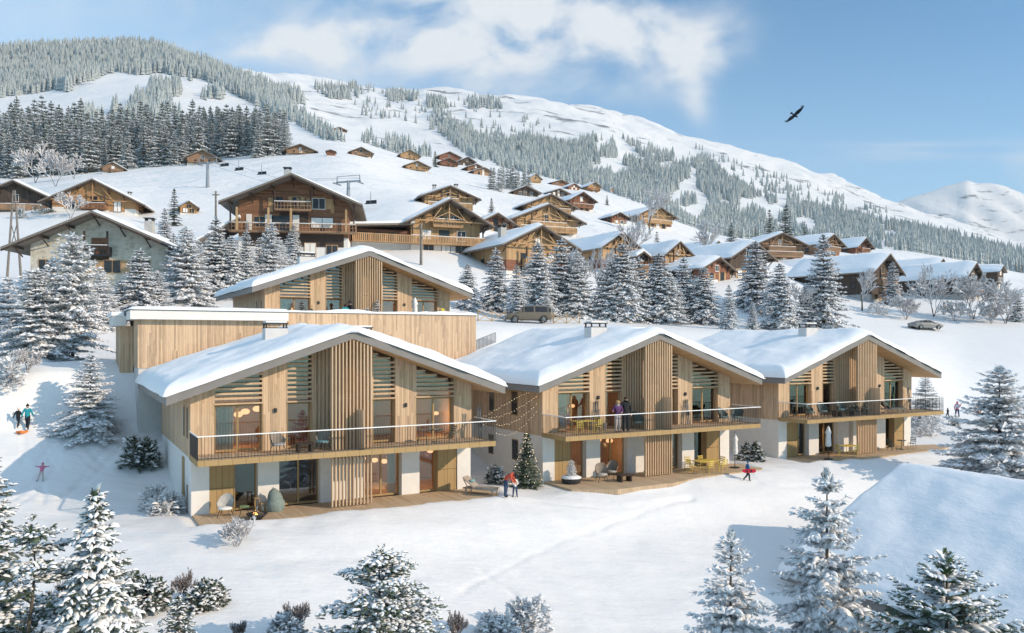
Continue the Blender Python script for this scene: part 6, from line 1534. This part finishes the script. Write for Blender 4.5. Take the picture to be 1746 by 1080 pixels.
    for s in (-1, 1): n_.ball(hd+sd*s*.056*H, .013*H, 6, 0, (.5, .8, 1.2))
    n_.build('nose_and_ears', 'skin', o); m_ = MB(); m_.bar(hd+fr*.053*H-up*.026*H-sd*.014*H, hd+fr*.053*H-up*.026*H+sd*.014*H, .005*H); m_.build('mouth', 'boot_red', o)
    def cap(r, lo, off, mat, nm, bob=False):
        rows = []
        for i in range(7):
            th_ = math.pi/2*(1-i/6)*1.0+(-lo if i == 0 else 0)
            th_ = (math.pi*.5+lo)*(1-i/6)
            rows.append([tuple(hd+up*(off*H+r*H*math.cos(th_)*1.1)+(fr*math.cos(a)+sd*math.sin(a))*r*H*math.sin(th_)) for a in [2*math.pi*k/12 for k in range(13)]])
        b = MB(); b.grid(rows)
        if bob: b.ball(hd+up*(off+r*1.2)*H, .026*H, 8)
        b.build(nm, mat, o, smooth=True)
    if hair: cap(.064, .55 if hair[1] else .1, .015, hair[0], 'hair')
    if hat: cap(.067, .0, .03, hat, 'hat', True)
    if scarf:
        nk = Vector(J['neck'])*H; b = MB(); rows = []
        for r, zz in ((.045, -.03), (.062, -.015), (.062, .015), (.045, .03)): rows.append([tuple(nk+Vector((r*H*math.cos(a), r*H*math.sin(a), zz*H))) for a in [2*math.pi*k/10 for k in range(11)]])
        b.grid(rows).build('scarf', scarf, o, smooth=True)
    return o
def stature(px, foot, top, minh=.7):
    p = place(px, foot); return p, max(minh, top_height(p, top))
WALK = {'knr': (.06, -.09, .29), 'anr': (.062, -.10, .05), 'tor': (.066, -.18, .03), 'knl': (-.06, .03, .27), 'anl': (-.062, .14, .07), 'tol': (-.066, .09, .02), 'elr': (.16, .06, .66), 'har': (.17, .10, .53), 'ell': (-.16, -.02, .65), 'hal': (-.16, -.11, .55)}
p, H = stature(31, 730, 702, 1.2); person(p, 170, H, WALK, dict(top='jacket_black', legs='trousers_dark', boot='boot', glove='jacket_black'), 'child in dark clothes with a pale hat walking up the slope at the left', 'jacket_white')
p, H = stature(47, 733, 693, 1.5); person(p, 190, H, WALK, dict(top='jacket_teal', legs='trousers_dark', boot='boot', glove='jacket_black'), 'adult in a teal jacket and dark bobble hat walking at the left', 'jacket_black', scarf='jacket_white')
p = place(38, 739); sl = thing('sled', 'orange sled pulled behind the walking pair at the left', 'sled', p, R(165)); sl.scale = (.62, .62, .7); b = MB(); b.grid([[(-.22, -.45, .22), (.22, -.45, .22)], [(-.24, -.3, .08), (.24, -.3, .08)], [(-.24, .4, .07), (.24, .4, .07)], [(-.24, .46, .2), (.24, .46, .2)]]); b.box(-.27, -.21, -.4, .45, .02, .2).box(.21, .27, -.4, .45, .02, .2); b.build('shell', 'sled_orange', sl); MB().tube([(0, -.45, .2), (.2, -1.1, .5)], .015, 5).build('pull_rope', 'metal_dark', sl)
p = place(68, 822); person(p, 0, 1.05, {'elr': (.20, .0, .78), 'har': (.30, .0, .80), 'ell': (-.20, .0, .78), 'hal': (-.30, .0, .82), 'knr': (.10, 0, .28), 'anr': (.14, 0, .06), 'tor': (.16, -.05, .03), 'knl': (-.10, 0, .28), 'anl': (-.14, 0, .06), 'tol': (-.16, -.05, .03)}, dict(top='jacket_pink', legs='trousers_light', boot='boot', glove='boot'), 'child in pink leaning back with arms spread on the left slope', 'jacket_pink', z=p.z, rot=(R(-22), 0, R(8)))
# family in front of the near chalet
p = place(862, 848); H = 1.75
person(p, 75, H, {'belly': (0, -.03, .60), 'chest': (0, -.13, .68), 'neck': (0, -.235, .715), 'head': (0, -.29, .70), 'crown': (0, -.35, .675), 'shr': (.10, -.20, .71), 'shl': (-.10, -.20, .71), 'elr': (.13, -.21, .56), 'har': (.08, -.30, .46), 'ell': (-.13, -.21, .56), 'hal': (-.08, -.30, .47)}, dict(top='jacket_red', legs='jeans', boot='boot', glove='skin'), 'adult in a red jacket stooping over a child in front of the near chalet', 'jacket_black', ('hair_dark', 1))
p = place(878, 848); person(p, 20, 1.12, {'elr': (.13, -.06, .66), 'har': (.06, -.13, .62), 'ell': (-.13, -.06, .66), 'hal': (-.06, -.13, .62), 'knr': (.085, -.02, .27), 'anr': (.10, .0, .05), 'tor': (.12, -.07, .02), 'knl': (-.085, -.02, .27), 'anl': (-.10, 0, .05), 'tol': (-.12, -.07, .02)}, dict(top='jacket_white', legs='jeans', boot='boot', glove='jacket_white'), 'child in a white jacket and jeans held by the stooping adult', 'jacket_black', ('hair_dark', 1))
# child carrying a red board
p, H = stature(1275, 821, 786, 1.1); person(p, 90, H, WALK | {'anl': (-.062, .22, .13), 'tol': (-.066, .20, .06), 'knl': (-.06, .06, .28), 'har': (.09, -.02, .52), 'elr': (.17, .05, .63)}, dict(top='jacket_blue', legs='trousers_dark', boot='boot', glove='jacket_black'), 'child in a blue jacket walking with a red board under the arm', 'jacket_blue')
b = thing('snowboard', 'red board carried under the arm of the child in blue', 'board', (p.x, p.y-.28, p.z+H*.54), R(0)); b.scale = (.8, 1, .85); q = MB(); P = []
for i in range(11): a = i/10; w_ = .14*math.sqrt(max(0.02, 1-abs(2*a-1)**5)); P.append([(-.55+1.1*a, -.02, -w_), (-.55+1.1*a, -.02, w_)])
q.grid(P); q.grid([[(u_[0], .01, u_[2]) for u_ in r][::-1] for r in P]); q.build('deck_board', 'board_red', b); MB().box(-.2, -.12, -.045, -.021, -.1, .1).box(.12, .2, -.045, -.021, -.1, .1).build('binding', 'metal_dark', b)
# couple on the middle balcony
def on_floor(O, z0, px, t, zf):
    r = (px-873)/F_PX; o = O+VX*t; s = (r*o[1]-o[0])/(UX[0]-r*UX[1]); return put(O, z0, s, t, zf)
p = on_floor(B0, 0, 1053, -2.0, BF); person(p, 25, 1.95, {'elr': (.15, -.04, .66), 'har': (.08, -.11, .62), 'shl': (-.10, 0, .80), 'ell': (-.16, .03, .68), 'hal': (-.20, -.05, .66)}, dict(top='jacket_purple', legs='trousers_light', boot='boot_red', glove='skin'), 'woman in a dark purple jacket, pale trousers and red boots on the middle balcony', None, ('hair_blond', 1), 'fabric_grey')
p = on_floor(B0, 0, 1067, -1.85, BF); person(p, 10, 2.12, {'ell': (-.16, -.03, .66), 'hal': (-.19, -.11, .60)}, dict(top='jacket_black', legs='trousers_dark', boot='boot', glove='skin'), 'man in black standing beside the woman on the middle balcony', None, ('hair_dark', 0))
# couple on the upper terrace
p = on_floor(D0, 6.35, 589, -2.2, 2.9); person(p, 40, 1.85, {'elr': (.15, -.08, .70), 'har': (.05, -.14, .72), 'ell': (-.13, -.08, .70), 'hal': (-.08, -.15, .73)}, dict(top='jacket_teal', legs='trousers_dark', boot='boot', glove='skin'), 'person in a teal jacket embracing another on the upper terrace', None, ('hair_dark', 1))
p = on_floor(D0, 6.35, 597, -2.05, 2.9); person(p, -40, 2.05, {'elr': (.15, -.07, .68), 'har': (.05, -.15, .66), 'ell': (-.15, -.07, .68), 'hal': (-.05, -.15, .67)}, dict(top='jacket_black', legs='trousers_dark', boot='boot', glove='skin'), 'person in a black jacket embracing the one in teal on the upper terrace', 'jacket_black', ('hair_dark', 0))
# children on the field at right
p, H = stature(1616, 713, 696, .9); person(p, 200, H, WALK, dict(top='trousers_dark', legs='trousers_dark', boot='boot', glove='boot'), 'child in dark blue bending on the snow at right', 'trousers_dark')
p, H = stature(1632, 712, 685, 1.3); person(p, -20, H, {'elr': (.17, -.02, .72), 'har': (.21, -.05, .84), 'knr': (.08, -.02, .27), 'anr': (.11, 0, .05), 'knl': (-.08, .0, .27), 'anl': (-.11, .02, .05)}, dict(top='jacket_pink', legs='jeans', boot='boot', glove='boot'), 'person in a pink jacket raising an arm on the snow at right', 'jacket_pink', ('hair_dark', 1))
p, H = stature(1669, 708, 683, 1.3); person(p, 60, H, WALK, dict(top='jacket_yellow', legs='sled_orange', boot='boot', glove='boot'), 'person in yellow half hidden by the big spruce at the right edge', 'jacket_yellow')

# ---------------------------------------------------------------- the bird of prey
Yb = 60.0; bp = Vector(((1355-873)/F_PX*Yb, Yb, EYE+(HORIZON-197)/F_PX*Yb))
bird = thing('eagle', 'dark eagle gliding in the blue sky at the right', 'bird', bp)
bird.rotation_euler = (R(62), R(-42), R(0)); bird.scale = (.68, .68, .68)
b = MB(); b.tube([(0, -.42, .02), (0, -.32, .03), (0, -.12, 0), (0, .15, 0), (0, .32, 0)], [.02, .07, .13, .11, .05], 10); b.ball((0, -.36, .04), .075, 8); b.build('body', 'feather', bird, smooth=True)
MB().lathe([(.028, 0), (.02, .05), (.004, .09)], 6).build('beak', 'paint_yellow', bird, (0, -.42, .04)).rotation_euler = (R(100), 0, 0)
for s in (-1, 1):
    w_ = MB(); top_ = [(.08, -.14, .02), (.45, -.24, .10), (.85, -.20, .15), (1.12, -.10, .17)]; bot = [(.08, .18, .0), (.45, .22, .07), (.85, .16, .13), (1.1, .04, .16)]
    w_.grid([[(s*a[0], a[1], a[2]+.02) for a in top_], [(s*a[0], (a[1]+c_[1])/2, (a[2]+c_[2])/2+.035) for a, c_ in zip(top_, bot)], [(s*c_[0], c_[1], c_[2]) for c_ in bot]])
    w_.grid([[(s*a[0], a[1], a[2]) for a in top_], [(s*c_[0], c_[1], c_[2]-.008) for c_ in bot]])
    for k in range(6): y = -.08+.05*k; w_.add([(s*1.08, y-.03, .165), (s*1.08, y+.03, .165), (s*(1.42-.05*abs(k-2)), y+.02*k-.03, .24), (s*(1.42-.05*abs(k-2)), y+.02*k-.055, .24)], [(0, 1, 2, 3)])
    w_.build('wing', 'feather', bird)
t_ = MB(); t_.grid([[(-.05, .28, .01), (.05, .28, .01)], [(-.16, .56, 0), (.16, .56, 0)]]); t_.grid([[(-.05, .28, -.012), (.05, .28, -.012)], [(-.16, .56, -.012), (.16, .56, -.012)]]); t_.build('tail', 'feather', bird)
# ---------------------------------------------------------------- the air between
def haze():
    def b(t, o):
        v = t.nodes.new('ShaderNodeVolumePrincipled'); v.inputs['Color'].default_value = (.90, .94, 1, 1)
        v.inputs['Density'].default_value = HAZE_DENSITY; v.inputs['Anisotropy'].default_value = .2
        t.links.new(v.outputs[0], o.inputs['Volume'])
    material('air', b)
    zl = min(float(GZ.min()), -400)-1
    MB().box(-9000, 14000, -300, 7400, zl, 1500).build('haze', 'air')
    tag(bpy.data.objects['haze'], kind='stuff')
if HAZE_DENSITY > 0: haze()
